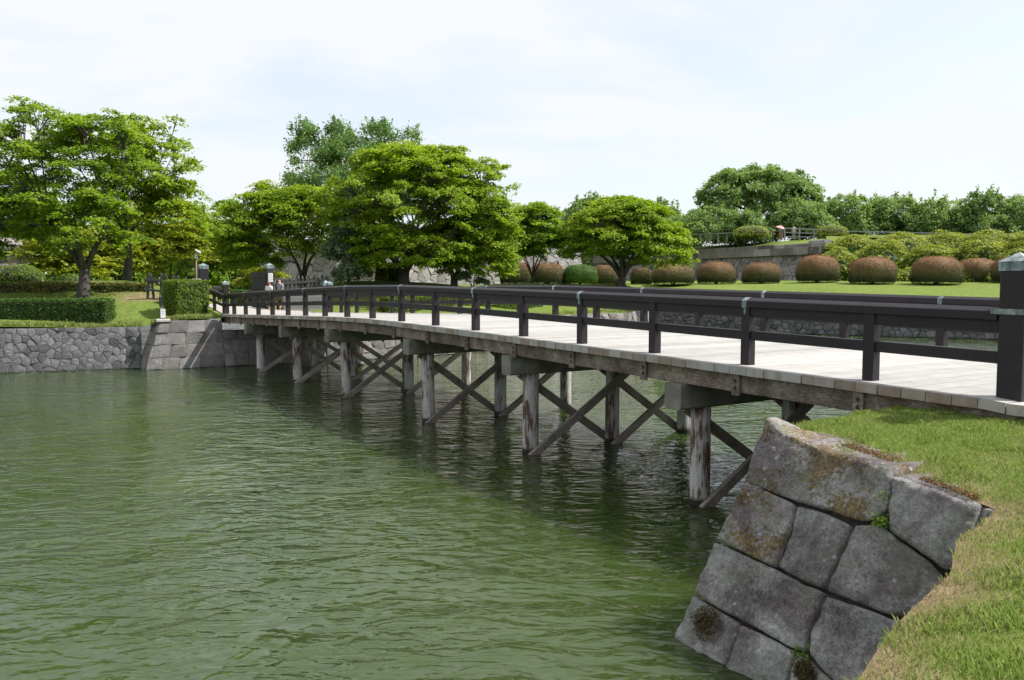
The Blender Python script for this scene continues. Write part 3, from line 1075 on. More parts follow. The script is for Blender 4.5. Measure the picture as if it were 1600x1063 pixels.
# ------------------------------------------------------------------ near abutment: big traced stones
def big_wall():
    B0 = on_level(1047, 997, 0)
    K0 = on_level(1197, 651, 2.15)
    sl = (K0 - B0)
    d = -U                                            # along the face, towards the viewer
    nrm = sl.cross(d).normalized()
    if nrm.dot(N) > 0: nrm = -nrm
    e1 = d.normalized(); e2 = nrm.cross(e1)
    if e2.z < 0: e2 = -e2

    def onto(zx, zy):
        px, py = 1020 + zx * .41667, 620 + zy * .41667
        r = sight(px, py); o = Vector((0, 0, EYE))
        k = (B0 - o).dot(nrm) / r.dot(nrm)
        p = o + r * k - B0
        return Vector((p.dot(e1), p.dot(e2)))
    traced = [
        ([(425, 75), (490, 132), (565, 168), (700, 216), (800, 244), (893, 262), (897, 300), (889, 350), (878, 425), (825, 462), (790, 470), (650, 426), (500, 380), (337, 315), (380, 190)], .95, True),
        ([(335, 322), (415, 346), (525, 400), (512, 480), (455, 640), (380, 605), (240, 535), (290, 420)], .8, False),
        ([(532, 400), (650, 438), (738, 478), (692, 580), (634, 718), (560, 690), (462, 632), (516, 490)], .12, False),
        ([(747, 478), (850, 483), (950, 556), (1040, 622), (1100, 700), (1030, 800), (895, 820), (760, 768), (642, 722), (702, 580)], .05, False),
        ([(897, 302), (1010, 330), (1110, 366), (1220, 408), (1222, 470), (1200, 560), (1110, 660), (1044, 614), (960, 553), (884, 505), (892, 380)], .12, True),
        ([(1230, 412), (1330, 430), (1380, 470), (1290, 560), (1226, 500)], .05, True),
        ([(228, 542), (340, 592), (460, 646), (560, 702), (645, 737), (582, 880), (562, 952), (510, 940), (380, 862), (250, 797), (150, 733)], .15, False),
        ([(146, 740), (250, 806), (325, 850), (275, 1003), (225, 1060), (110, 1010), (30, 955), (65, 905)], .18, False),
        ([(331, 856), (440, 906), (529, 958), (497, 1060), (470, 1130), (350, 1130), (235, 1060), (280, 1000)], .06, False),
        ([(650, 747), (760, 782), (895, 832), (1010, 850), (930, 980), (800, 1120), (712, 1100), (650, 1042), (581, 962), (588, 880)], .06, False),
        ([(538, 965), (580, 985), (660, 1057), (720, 1120), (640, 1190), (485, 1140)], .2, False),
        ([(1110, 690), (1260, 580), (1380, 500), (1480, 640), (1250, 900), (1060, 840)], .05, False),
        ([(20, 975), (110, 1018), (220, 1068), (340, 1140), (300, 1240), (-60, 1080)], .1, False)]
    core = MB()
    L2 = 3.6
    q = [B0 + e1 * .1 - e2 * 1.4 - nrm * .10, B0 + e1 * L2 - e2 * 1.4 - nrm * .10, B0 + e1 * L2 + e2 * 2.0 - nrm * .10, B0 + e1 * 1.2 + e2 * 2.02 - nrm * .10, B0 + e1 * .42 + e2 * 2.2 - nrm * .10]
    off = N * .9
    core.add(q + [p + off for p in q], [(0, 1, 2, 3, 4), (9, 8, 7, 6, 5), (0, 4, 9, 5), (4, 3, 8, 9), (3, 2, 7, 8), (2, 1, 6, 7)])
    # face under the bridge and face below the lawn, rough masonry not seen from the photograph
    ro = core.build('stone_abutment', M['core'])
    tag(ro, 'massive cut stone abutment with orange lichen beside the lawn at lower right', 'stone wall')
    rnd = random.Random(3)
    for k, (pz, lich, top) in enumerate(traced):
        poly = [onto(*z) for z in pz]
        ar = sum(poly[i].x * poly[(i + 1) % len(poly)].y - poly[(i + 1) % len(poly)].x * poly[i].y for i in range(len(poly)))
        if ar < 0: poly.reverse()
        c = sum(poly, Vector((0, 0))) / len(poly)
        poly = [c + (p - c) * (1 - .003 / max(.1, (p - c).length)) for p in poly]
        bd = []
        n = len(poly)
        for i in range(n):                            # rounded, slightly wandering outline
            a, b = poly[i], poly[(i + 1) % n]
            m = max(2, int((b - a).length / .022))
            for j in range(m):
                p = a.lerp(b, j / m)
                w = Vector((mnoise.noise(Vector((p.x * 6, p.y * 6, k))), mnoise.noise(Vector((p.x * 6, p.y * 6, k + 40))))) * .008 + Vector((mnoise.noise(Vector((p.x * 22, p.y * 22, k))), mnoise.noise(Vector((p.x * 22, p.y * 22, k + 9))))) * .009
                bd.append(p + w)
        for _ in range(2):
            nb = len(bd)
            bd = [(bd[i - 1] + bd[i] * 2 + bd[(i + 1) % nb]) / 4 for i in range(nb)]
        nb = len(bd)
        xs = [p.x for p in bd]; ys = [p.y for p in bd]
        gx, gy = np.meshgrid(np.arange(min(xs), max(xs), .026), np.arange(min(ys), max(ys), .026))
        g = np.c_[gx.ravel(), gy.ravel()] + RNG.uniform(-.006, .006, (gx.size, 2))
        bq = [(p.x, p.y) for p in bd]
        g = g[inside(bq, g)]; g = g[edge_dist(bq, g) > .012]
        r = delaunay_2d_cdt(bd + [Vector((float(a), float(b))) for a, b in g], [(i, (i + 1) % nb) for i in range(nb)], [list(range(nb))], 1, 1e-6)
        pts = np.array([(v.x, v.y) for v in r[0]])
        ed = edge_dist(bq, pts)
        rad = .014
        prof = np.where(ed < rad, rad - np.sqrt(np.maximum(0, rad ** 2 - (rad - ed) ** 2)), 0)
        base = rnd.uniform(-.015, .03)
        tx, ty = rnd.uniform(-.04, .04), rnd.uniform(-.04, .04)
        vs_ = []
        for (a, b), pr in zip(pts, prof):
            h = base + tx * (a - c.x) + ty * (b - c.y) - pr
            h += .012 * mnoise.noise(Vector((a * 2.3, b * 2.3, k * 3.1))) + .024 * mnoise.fractal(Vector((a * 7, b * 7, k)), .8, 2.1, 5)
            vs_.append(B0 + e1 * a + e2 * b + nrm * h)
        fs_ = [tuple(f) for f in r[2]]
        # sides
        cnt = {}
        for f in fs_:
            for i in range(len(f)):
                e = (f[i], f[(i + 1) % len(f)])
                cnt[e] = 1
        back_dir = (N * .75 if top else -nrm * .3)
        m0 = len(vs_)
        idx = {}
        be = [e for e in cnt if (e[1], e[0]) not in cnt]
        for e in be:
            for i in e:
                if i not in idx:
                    for st in (1, 2, 3):
                        wob = UP * (.02 * mnoise.noise(vs_[i] * 5 + UP * st)) if top else Vector()
                        w_k = (.16 + .84 * min(1, max(0, (pts[i][0] - .22) / .75))) if k == 0 else 1.0
                        vs_.append(vs_[i] + back_dir * (st / 3) * w_k + wob * w_k)
                    idx[i] = len(vs_) - 3
        for a, b in be:
            fs_.append((b, a, idx[a], idx[b]))
            for st in (0, 1):
                fs_.append((idx[b] + st, idx[a] + st, idx[a] + st + 1, idx[b] + st + 1))
        cc = sum(vs_, Vector()) / len(vs_)
        me = mesh('stone', [v - cc for v in vs_], fs_, True)
        bm = bmesh.new(); bm.from_mesh(me); bmesh.ops.recalc_face_normals(bm, faces=bm.faces); bm.to_mesh(me); bm.free()
        o = link('stone', me, M['big_stone'], ro, cc)
        o['lichen'] = float(lich)
        if k == 0: o['label'] = 'long corner stone blotched with orange lichen'
    # end face below the bridge
    fr = wall_frame(bp(1.36, 12), bp(1.36, -3.5), .0)
    return B0, e1, e2, nrm, onto


B0, E1, E2, NRM, onto = big_wall()
# the bank below the lawn and the abutment's face below the bridge
stone_wall('stone_embankment', 'stone retaining wall under the lawn edge at the bottom right corner', [
    (bp(-1.12, -2.7, 0), bp(-4.45, -11.7, 0), 1.6, .03, 'ashlar', (.5, .6, 1.1, 61))], M['ashlar'], 13, .03, .012, .5)
stone_wall('stone_abutment', 'stone end face of the near abutment underneath the bridge deck', [
    (bp(1.3, 9.0, 0), bp(1.3, -2.2, 0), 1.75, .05, 'ashlar', (.55, .6, 1.1, 62))], M['ashlar'], 14, .03, .012, .5)

# ------------------------------------------------------------------ the bridge
bridge = root('wooden_bridge', bp(0, 0, DECK0), 'long wooden bridge with dark railings and pale plank deck on timber piles', 'bridge')


def part(mb, name, mat, parent=None, smooth=False):
    """a bridge part: origin at its own middle so that the grain varies; kept where it was built"""
    c = sum(mb.v, Vector()) / len(mb.v)
    mb.v = [v - c for v in mb.v]
    o = mb.build(name, mat, None, smooth)
    p = parent or bridge
    o.parent = p
    base = p.location if p is bridge else p.location + bridge.location
    o.location = c - base
    return o


T_EDGE0, T_EDGE1 = -.34, RAIL_T + .34
# planks
pw_mesh = []
for k in range(5):
    m = MB()
    Lp = T_EDGE1 - T_EDGE0
    m.bar(Vector((-Lp / 2, 0, 0)), Vector((Lp / 2, 0, 0)), 1.0, .115, Vector((0, 1, 0)), .006)
    me = mesh('plank', m.v, m.f)
    me.materials.append(M['plank'])
    pw_mesh.append(me)
rp = random.Random(21)
s = -2.4
pi = 0
while s < LEN + .0:
    w = rp.choice([.30, .30, .30, .29, .31, .2])
    sm = s + w / 2
    o = bpy.data.objects.new('plank', pw_mesh[pi % 5]); COL.objects.link(o)
    o.parent = bridge
    z = deck_z(sm) - .0575 + rp.uniform(-.003, .003)
    o.location = bp(sm, (T_EDGE0 + T_EDGE1) / 2 + rp.uniform(-.012, .012), z) - bridge.location
    sl = math.atan2(deck_z(sm + .15) - deck_z(sm - .15), .3)
    o.rotation_euler = (Matrix.Rotation(TH, 4, 'Z') @ Matrix.Rotation(sl, 4, 'X')).to_euler()
    o.scale = (1, w - .013, 1)
    s += w; pi += 1

# stringers under the deck, in lengths between the railing posts
POSTS = [0] + [S1 + i * SP for i in range(17)] + [LEN]
for ti, tt in enumerate((-.13, 1.25, 2.53, 3.8, RAIL_T + .13)):
    for i in range(18):
        if ti in (1, 2, 3) and i % 3: continue
        j = i + 1 if ti in (0, 4) else min(18, i + 3)
        s0, s1_ = POSTS[i], POSTS[j]
        if i == 0: s0 = -1.5
        m = MB()
        p, q = bp(s0 + .003, tt, deck_z(s0) - .115 - .14), bp(s1_ - .003, tt, deck_z(s1_) - .115 - .14)
        m.bar(p, q, .16, .275, N)
        part(m, 'stringer', M['stringer'])
# cleats that tie the railing posts to the stringer
for side, tt in ((-1, -.13), (1, RAIL_T + .13)):
    for i in range(1, 18):
        s = POSTS[i]
        m = MB()
        z = deck_z(s) - .12
        m.bar(bp(s, tt + side * .105, z), bp(s, tt + side * .105, z - .315), .15, .045, U)
        c = part(m, 'cleat', M['stringer'])
        for dz in (.1, .2):
            if side > 0: continue
            m = MB()
            a = bp(s, tt + side * .128, z - dz)
            m.add([a + U * .03, a + UP * .035, a - U * .03, a - UP * .035] + [a + N * side * .012 + U * .022, a + N * side * .012 + UP * .026, a + N * side * .012 - U * .022, a + N * side * .012 - UP * .026],
                  [(0, 1, 5, 4), (1, 2, 6, 5), (2, 3, 7, 6), (3, 0, 4, 7), (4, 5, 6, 7)])
            part(m, 'bolt_plate', M['black'], c)

# bents
BENTS = [4.86, 9.74, 14.55, 20.4, 25.3, 30.15]
PILE_T = [.30, 2.53, 4.76]
rb = random.Random(9)
for s in BENTS:
    zc = deck_z(s) - .115 - .28
    m = MB()
    m.bar(bp(s, T_EDGE0 + .02, zc - .205), bp(s, T_EDGE1 - .02, zc - .205), .36, .41, U, .03)
    part(m, 'cap_beam', M['beam'])
    zb = zc - .41
    for t in PILE_T:
        m = MB()
        pts, rad = [], []
        r0_ = .163 + rb.uniform(-.008, .008)
        lean = Vector((rb.uniform(-.02, .02), rb.uniform(-.02, .02), 0))
        for k in range(9):
            f = k / 8
            pts.append(bp(s, t, -1.2 + f * (zb + 1.2)) + lean * (1 - f))
            rad.append(r0_ * (1.04 - .04 * f) + rb.uniform(-.003, .003))
        m.tube(pts, rad, 18)
        part(m, 'pile', M['pile'], None, True)
    for a, b in ((0, 1), (1, 2)):
        ta, tb = PILE_T[a], PILE_T[b]
        k = .14
        for face, z0, z1 in ((-1, .02, zb - .12), (1, zb - .10, .05)):
            p = bp(s + face * .205, ta - k * .2, z0); q = bp(s + face * .205, tb + k * 1.5 if face < 0 else tb + k * .3, z1)
            m = MB()
            dv = (q - p).normalized()
            m.bar(p - dv * (.14 if face < 0 else .16), q + dv * .05, .085, .165, U)
            part(m, 'brace', M['timber'])

# railings
for side, tt in ((0, 0.0), (1, RAIL_T)):
    for i, s in enumerate(POSTS):
        if i in (0, 18):
            m = MB()
            zt = deck_z(s)
            m.bar(bp(s, tt + .03, zt - .3), bp(s, tt + .03, zt + 1.40), .262, .262, N, .012)
            ep = part(m, 'end_post', M['rail'])
            m = MB(); h = .143
            z0 = zt + 1.37
            ring = lambda hh, z: [bp(s, tt + .03, z) + U * a * hh + N * b * hh for a, b in ((-1, -1), (1, -1), (1, 1), (-1, 1))]
            m.add(ring(h, z0) + ring(h, z0 + .09) + ring(h + .004, z0 + .093) + ring(h + .004, z0 + .10) + [bp(s, tt + .03, z0 + .20)],
                  [(0, 1, 5, 4), (1, 2, 6, 5), (2, 3, 7, 6), (3, 0, 4, 7), (4, 5, 9, 8), (5, 6, 10, 9), (6, 7, 11, 10), (7, 4, 8, 11), (8, 9, 13, 12), (9, 10, 14, 13), (10, 11, 15, 14), (11, 8, 12, 15),
                   (12, 13, 16), (13, 14, 16), (14, 15, 16), (15, 12, 16), (3, 2, 1, 0)])
            part(m, 'post_cap', M['copper'], ep)
            # strap holding the handrail to the post
            m = MB(); zs = zt + .93
            m.bar(bp(s - .2 if i == 0 else s + .2, tt - .104, zs), bp(s + .21 if i == 0 else s - .21, tt - .104, zs + .006), .006, .06, N, .001)
            part(m, 'strap', M['copper'], ep)
        else:
            m = MB()
            zt = deck_z(s)
            m.bar(bp(s, tt, zt + .001), bp(s, tt, zt + .84), .15, .15, N, .008)
            part(m, 'railing_post', M['rail'])
    for i in range(18):
        s0, s1_ = POSTS[i], POSTS[i + 1]
        e0_ = .145 if i == 0 else .078; e1_ = .145 if i == 17 else .078
        z0, z1 = deck_z(s0), deck_z(s1_)
        m = MB(); m.bar(bp(s0 + e0_, tt, z0 + .772), bp(s1_ - e1_, tt, z1 + .772), .10, .135, N); part(m, 'under_rail', M['rail'])
        m = MB(); m.bar(bp(s0 + e0_, tt, z0 + .43), bp(s1_ - e1_, tt, z1 + .43), .085, .135, N); part(m, 'lower_rail', M['rail'])
    cuts = [0, 2, 4, 6, 8, 10, 12, 14, 16, 18]
    for a, b in zip(cuts[:-1], cuts[1:]):
        pts = [POSTS[k] for k in range(a, b + 1)]
        m = MB()
        if a == 0: pts[0] += .145
        if b == 18: pts[-1] -= .145
        for x, y in zip(pts[:-1], pts[1:]):
            pass
        m.coping(bp(pts[0] + .004, tt, deck_z(pts[0]) + .905), bp(pts[-1] - .004, tt, deck_z(pts[-1]) + .905), .19, .14, N, .042)
        part(m, 'handrail', M['rail'])
    for a in cuts[1:-1]:
        s = POSTS[a]; z = deck_z(s) + .9
        m = MB()
        m.coping(bp(s - .04, tt, z + .005), bp(s + .04, tt, z + .005), .2, .15, N, .042)
        bd = part(m, 'metal_band', M['copper'])
        m = MB()
        m.bar(bp(s, tt - .0785, z - .06), bp(s, tt - .0785, z - .165), .04, .005, U, .001)
        part(m, 'band_tongue', M['copper'], bd)

# ------------------------------------------------------------------ foliage tools
def unit(v):
    return v / np.maximum(1e-9, np.linalg.norm(v, axis=1, keepdims=True))


def leaves(c, nrm, size, rng, jit=.5, aspect=.62):
    """quads at points c facing about nrm"""
    n = len(c)
    N_ = unit(nrm + jit * rng.normal(size=(n, 3)))
    r = rng.normal(size=(n, 3))
    T = unit(np.cross(N_, r))
    B = np.cross(N_, T)
    L = (size * rng.uniform(.65, 1.35, n))[:, None]
    fold = N_ * L * .12
    v = np.empty((n, 4, 3))
    v[:, 0] = c - T * L * .5
    v[:, 1] = c - B * L * aspect * .5 + fold
    v[:, 2] = c + T * L * .5
    v[:, 3] = c + B * L * aspect * .5 + fold
    return v.reshape(-1, 3)


def leaf_obj(name, v, mat, parent, base):
    me = np_mesh(name, v - np.array(base), 4)
    o = link(name, me, mat, parent)
    return o


def pads_in(lobes, n, rng, shell=.72, low_cut=-.62):
    """pad centres spread through lumpy ellipsoids, most of them near the outside"""
    vol = np.array([l[3] * l[4] * l[5] for l in lobes]) ** .67
    pick = rng.choice(len(lobes), n, p=vol / vol.sum())
    d = unit(rng.normal(size=(n, 3)))
    low = d[:, 2] < low_cut
    d[low, 2] *= -1
    d = unit(d)
    rad = np.where(rng.random(n) < shell, rng.uniform(.80, 1.0, n), rng.uniform(.25, .8, n))
    lob = np.array(lobes)[pick]
    lump = np.array([mnoise.noise(Vector((a * 1.7 + q * 9, b * 1.7, c_ * 1.7))) for (a, b, c_), q in zip(d, pick)])
    rad = rad * (1 + .22 * lump)
    c = lob[:, :3] + d * lob[:, 3:6] * rad[:, None]
    return c, d, rad


def tree(name, label, base, lobes, mat, seed, npads=130, per=150, pad_r=.9, leaf=.19, stems=4, trunk_r=.28, fork=1.2, flatn=.84, thick=.06, droop=.28, jit=.42, shell=.72, group=None, cat='tree', wild=0.0, bark_mat=None, spread=.35):
    kd = 1.8 if 'maple' in name or 'tall' in name else 1.3
    npads, per, leaf, pad_r = int(npads * kd), int(per * 1.05), leaf * (1.1 if kd > 1.5 else 1.3), pad_r * 1.05
    rng = np.random.default_rng(seed)
    rd = random.Random(seed)
    ro = root(name, base, label, cat, group)
    base = Vector(base)
    c, d, rad = pads_in(lobes, npads, rng, shell)
    # crown
    up = np.array([0, 0, 1.0])
    pn = unit(up * flatn + d * (1 - flatn) + .12 * rng.normal(size=c.shape))
    idx = np.repeat(np.arange(npads), per)
    pr = pad_r * rng.uniform(.6, 1.25, npads)
    el = rng.uniform(.6, 1.0, npads)
    e1 = unit(np.cross(pn, d + .3 * rng.normal(size=d.shape)))
    e2 = np.cross(pn, e1)
    ang = rng.uniform(0, 2 * math.pi, len(idx)); rr_ = np.sqrt(rng.random(len(idx)))
    x = np.cos(ang) * rr_; y = np.sin(ang) * rr_
    R_ = pr[idx][:, None]
    # ragged pads: break the disc with fingers
    fing = 1 + .35 * np.sin(ang * 3 + idx * 1.7) * rr_
    p = c[idx] + (e1[idx] * (x * fing)[:, None] + e2[idx] * (y * fing * el[idx])[:, None]) * R_
    p += pn[idx] * (thick * rng.normal(size=len(idx)) - droop * rr_ ** 2 * pr[idx])[:, None]
    if wild:
        # shoots that stand up out of the crown
        top = np.argsort(-c[:, 2] - .6 * rad * 0)[: max(4, npads // 4)]
        q = []
        for k in top:
            if rd.random() > wild: continue
            h = rd.uniform(.5, 1.5) * pad_r
            dirv = Vector((d[k][0] * .5 + rd.uniform(-.3, .3), d[k][1] * .5 + rd.uniform(-.3, .3), 1)).normalized()
            m_ = 26
            tt = rng.random(m_)
            q.append(c[k] + np.outer(tt * h, np.array(dirv)) + rng.normal(size=(m_, 3)) * .10 * pad_r)
        if q: 
            q = np.vstack(q)
            p = np.vstack([p, q]); idx = np.append(idx, np.full(len(q), 0)); 
            nn = np.vstack([pn[idx[:len(p) - len(q)]], rng.normal(size=q.shape)])
        else:
            nn = pn[idx]
    else:
        nn = pn[idx]
    v = leaves(p, nn, leaf, rng, jit)
    leaf_obj('crown', v, mat, ro, base)
    # trunk and limbs
    m = MB()
    ctr = np.average(np.array([l[:3] for l in lobes]), axis=0, weights=[l[3] ** 2 for l in lobes])
    samples = []
    order = list(range(npads)); rd.shuffle(order)
    targets = []
    for k in order:
        if rad[k] > .55 and all((Vector(c[k]) - t_).length > pad_r * 2.0 for t_ in targets):
            targets.append(Vector(c[k]))
        if len(targets) >= stems * 5: break
    stem_dirs = [(i + rd.uniform(-.3, .3)) * 2 * math.pi / max(1, stems) for i in range(stems)]
    forkp = base + Vector((rd.uniform(-.1, .1), rd.uniform(-.1, .1), fork))
    m.tube([base - UP * .3, base + UP * .08, base + (forkp - base) * .5 + Vector((rd.uniform(-.06, .06), 0, 0)), forkp], [trunk_r * 1.5, trunk_r * 1.2, trunk_r, trunk_r * .9], 9)
    tops = []
    for a in stem_dirs:
        H_ = (ctr[2] - forkp.z)
        e = forkp + Vector((math.cos(a), math.sin(a), 0)) * (lobes[0][3] * spread) + UP * max(.6, H_ * rd.uniform(.45, .75))
        midp = forkp.lerp(e, .5) + Vector((math.cos(a), math.sin(a), 0)) * .1 * rd.uniform(-1, 1) + UP * .12
        pts = [forkp - UP * .15, forkp.lerp(midp, .5), midp, e]
        rs = [trunk_r * .62, trunk_r * .52, trunk_r * .42, trunk_r * .30]
        m.tube(pts, rs, 7)
        tops.append(e); samples += [(pts[2], rs[2]), (e, rs[3])]
    for t_ in targets:
        src, sr = min(samples[:2 * stems], key=lambda q: (q[0] - t_).length + .8 * max(0, q[0].z - t_.z))
        mid1 = src.lerp(t_, .35) + UP * (.12 * (t_ - src).length) * rd.uniform(-.2, 1)
        mid2 = src.lerp(t_, .7) + Vector((rd.uniform(-.2, .2), rd.uniform(-.2, .2), .08 * (t_ - src).length))
        rs = [sr * .62, sr * .45, sr * .28, .018]
        pts = [src, mid1, mid2, t_]
        m.tube(pts, rs, 5, False)
        samples += [(mid1, rs[1]), (mid2, rs[2])]
    sp = np.array([tuple(q[0]) for q in samples])
    for k in range(npads):
        t_ = Vector(c[k])
        dd = np.linalg.norm(sp - c[k], axis=1) + 1.2 * np.maximum(0, sp[:, 2] - c[k][2])
        src = samples[int(np.argmin(dd))]
        if (src[0] - t_).length < .15: continue
        mid = src[0].lerp(t_, .55) + UP * .1
        m.tube([src[0], mid, t_], [min(.05, src[1] * .6), .026, .009], 4, False)
    m.v = [q - base for q in m.v]
    m.build('trunk', bark_mat or M['bark'], ro, True)
    return ro


def lobe(px, py, hw, hh, Y, dep=1.0, dY=0.0):
    """an ellipsoid of crown seen around (px,py), half sizes in px, at distance Y"""
    c = spot(px, py, Y + dY)
    k = (Y + dY) / FPX
    return (c.x, c.y, c.z, hw * k, hw * k * dep, hh * k)


def foot_at(px, Y, surf=FAR):
    x = (px - 800) / FPX * Y
    return Vector((x, Y, surf(x, Y) - .02))


# ------------------------------------------------------------------ trees
# left group on the mound
tree('maple_tree', 'large spreading maple with forked dark trunk on the mound behind the long hedge', foot_at(131, 40), [
    lobe(70, 270, 112, 104, 40), lobe(165, 250, 76, 78, 40), lobe(60, 360, 85, 55, 40), lobe(150, 350, 75, 60, 39)], M['maple_green'], 101, 185, 125, .62, .145, 5, .27, 1.3, group='maples', shell=.62, spread=.4)
tree('maple_tree', 'airy maple with slender single trunk standing right of the forked one on the mound', foot_at(201, 45), [
    lobe(235, 255, 75, 72, 45), lobe(265, 330, 62, 55, 45), lobe(190, 300, 60, 70, 45)], M['maple'], 102, 125, 120, .68, .155, 4, .2, 2.4, group='maples', shell=.6, spread=.45)
tree('maple_tree', 'maple at the left edge of the view, cut off by the frame', foot_at(-60, 42), [
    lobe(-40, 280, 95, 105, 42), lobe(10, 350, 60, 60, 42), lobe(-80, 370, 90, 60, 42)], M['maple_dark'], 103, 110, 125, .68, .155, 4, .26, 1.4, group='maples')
# undergrowth trees behind the mound
for i, (px, top, hw, hh, Y, mt, lab) in enumerate([
        (95, 395, 55, 45, 54, 'maple_gold', 'low yellow green maple behind the forked trunk on the mound'),
        (185, 385, 55, 55, 58, 'maple_gold', 'yellow green maple filling the gap between the two trunks on the mound'),
        (262, 370, 62, 65, 60, 'maple_gold', 'pale yellow green maple rising behind the left gate post'),
        (318, 385, 48, 50, 68, 'maple_dark', 'soft green tree beyond the left gate post'),
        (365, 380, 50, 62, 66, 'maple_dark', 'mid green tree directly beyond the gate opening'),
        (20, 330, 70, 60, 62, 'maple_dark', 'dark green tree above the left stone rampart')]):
    f = foot_at(px, Y)
    tree('garden_tree', lab, f, [lobe(px, top, hw, hh, Y), lobe(px + hw * .5, top + hh * .4, hw * .6, hh * .5, Y)], M[mt], 120 + i, 80, 110, .95, .21, 3, .14, 1.0, group='trees behind the mound')

# trees inside the fort that close the view behind the mound and between the maples
for i, (px, py, hw, hh, Y, mt, lab) in enumerate([
        (-40, 395, 70, 60, 84, 'cherry', 'background tree beyond the left rampart at the frame edge'), (70, 400, 70, 55, 88, 'cherry', 'background tree seen under the crown of the forked maple'),
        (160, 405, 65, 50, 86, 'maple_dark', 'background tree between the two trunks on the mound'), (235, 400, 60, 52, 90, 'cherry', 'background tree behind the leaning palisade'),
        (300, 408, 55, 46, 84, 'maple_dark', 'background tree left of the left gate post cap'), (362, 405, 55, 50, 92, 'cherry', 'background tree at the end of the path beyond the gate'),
        (425, 395, 55, 50, 100, 'cherry', 'background tree above the pale inner rampart'), (700, 390, 90, 40, 100, 'cherry', 'background tree behind the right flank of the biggest maple'),
        (800, 388, 60, 40, 112, 'cherry', 'background tree behind the thin stemmed maple'), (880, 385, 60, 36, 135, 'cherry', 'background tree on the far end of the rampart'),
        (960, 378, 70, 34, 128, 'cherry', 'background tree on the rampart behind the free standing maple'), (1040, 368, 60, 34, 120, 'cherry', 'background tree on the rampart right of the free standing maple')]):
    f = foot_at(px, Y)
    if px > 850: f = spot(px, py + hh, Y)
    tree('background_tree', lab, f, [lobe(px, py, hw, hh, Y), lobe(px - hw * .5, py + hh * .5, hw * .6, hh * .6, Y), lobe(px + hw * .5, py + hh * .5, hw * .6, hh * .6, Y)], M[mt], 700 + i, 60, 85, 1.5, .36, 3, .2, 1.0, flatn=.5, jit=.8, thick=.25, group='background trees')

# blue green tree behind the middle group
tree('tall_tree', 'tall feathery blue green tree rising behind the big round maple', foot_at(560, 68), [
    lobe(550, 295, 95, 75, 68), lobe(476, 235, 24, 45, 68), lobe(532, 232, 24, 42, 68), lobe(592, 228, 30, 38, 68), lobe(642, 232, 22, 28, 68), lobe(475, 310, 35, 40, 68), lobe(600, 310, 80, 60, 68)], M['blue_leaf'], 130, 270, 105, .66, .175, 6, .4, 5, flatn=.25, thick=.26, droop=.1, jit=.9, wild=1.0, shell=.8)
# middle maples
tree('maple_tree', 'broad layered maple beside the right gate post with twin leaning trunks', foot_at(472, 52), [
    lobe(420, 365, 86, 58, 52), lobe(478, 345, 66, 60, 52), lobe(380, 380, 45, 40, 52), lobe(430, 325, 55, 38, 52), lobe(388, 405, 48, 30, 52)], M['maple'], 131, 215, 135, .72, .15, 3, .22, .7, group='maples', flatn=.85, droop=.3)
tree('maple_tree', 'biggest round yellow green maple in the centre above the bridge railing', foot_at(632, 50), [
    lobe(645, 325, 128, 98, 50), lobe(560, 355, 60, 62, 50), lobe(620, 262, 72, 36, 50), lobe(600, 385, 80, 42, 50), lobe(690, 280, 60, 42, 50), lobe(640, 398, 100, 34, 50)], M['maple'], 132, 380, 165, .7, .15, 5, .34, .9, group='maples', shell=.8)
tree('maple_tree', 'maple with two bare lower trunks merging into the right flank of the biggest maple', foot_at(708, 51), [
    lobe(738, 328, 70, 84, 51), lobe(764, 372, 50, 58, 51), lobe(700, 385, 60, 38, 51), lobe(780, 405, 26, 28, 51), lobe(740, 408, 58, 28, 51)], M['maple'], 133, 215, 155, .66, .15, 3, .24, .8, group='maples', shell=.8)
tree('maple_tree', 'smaller maple with many thin stems left of the free standing round maple', foot_at(832, 60), [
    lobe(835, 362, 55, 44, 60), lobe(860, 385, 36, 30, 60), lobe(800, 372, 36, 36, 60)], M['maple_green'], 134, 140, 130, .8, .18, 5, .12, .5, group='maples', shell=.75)
tree('maple_tree', 'free standing round maple with layered branches among the clipped bushes', foot_at(970, 58), [
    lobe(978, 365, 88, 52, 58), lobe(930, 375, 58, 42, 58), lobe(1030, 385, 54, 42, 58), lobe(975, 330, 58, 22, 58)], M['maple'], 135, 290, 140, .78, .17, 6, .28, .45, group='maples', flatn=.85, shell=.8, spread=.4)

# small pine and garden trees under the maples
tree('small_pine', 'grey green pine standing between the twin trunk maple and the biggest maple', foot_at(545, 48), [
    lobe(540, 365, 18, 20, 48), lobe(532, 398, 24, 18, 48), lobe(552, 424, 30, 14, 48)], M['pine'], 140, 46, 110, .5, .16, 3, .1, .8, flatn=.7, thick=.12, jit=.9, cat='tree')
tree('niwaki_pine', 'small cloud pruned tree with dark foliage pads below the biggest maple', foot_at(740, 50), [
    lobe(725, 432, 10, 6, 50), lobe(752, 438, 10, 5, 50), lobe(738, 420, 9, 6, 50)], M['pine'], 141, 26, 110, .26, .09, 2, .11, .5, flatn=.9, jit=.8)
tree('niwaki_pine', 'light green cloud pruned pine behind the gate opening', foot_at(392, 56), [
    lobe(400, 425, 22, 7, 56), lobe(430, 430, 22, 7, 56), lobe(385, 440, 14, 6, 56)], M['maple_gold'], 142, 30, 90, .42, .11, 2, .07, .6, flatn=.9, jit=.7)

# trees on the rampart terrace at the right
def terrace_foot(px, Y, py=372):
    p = spot(px, py, Y); return Vector((p.x, p.y, p.z))


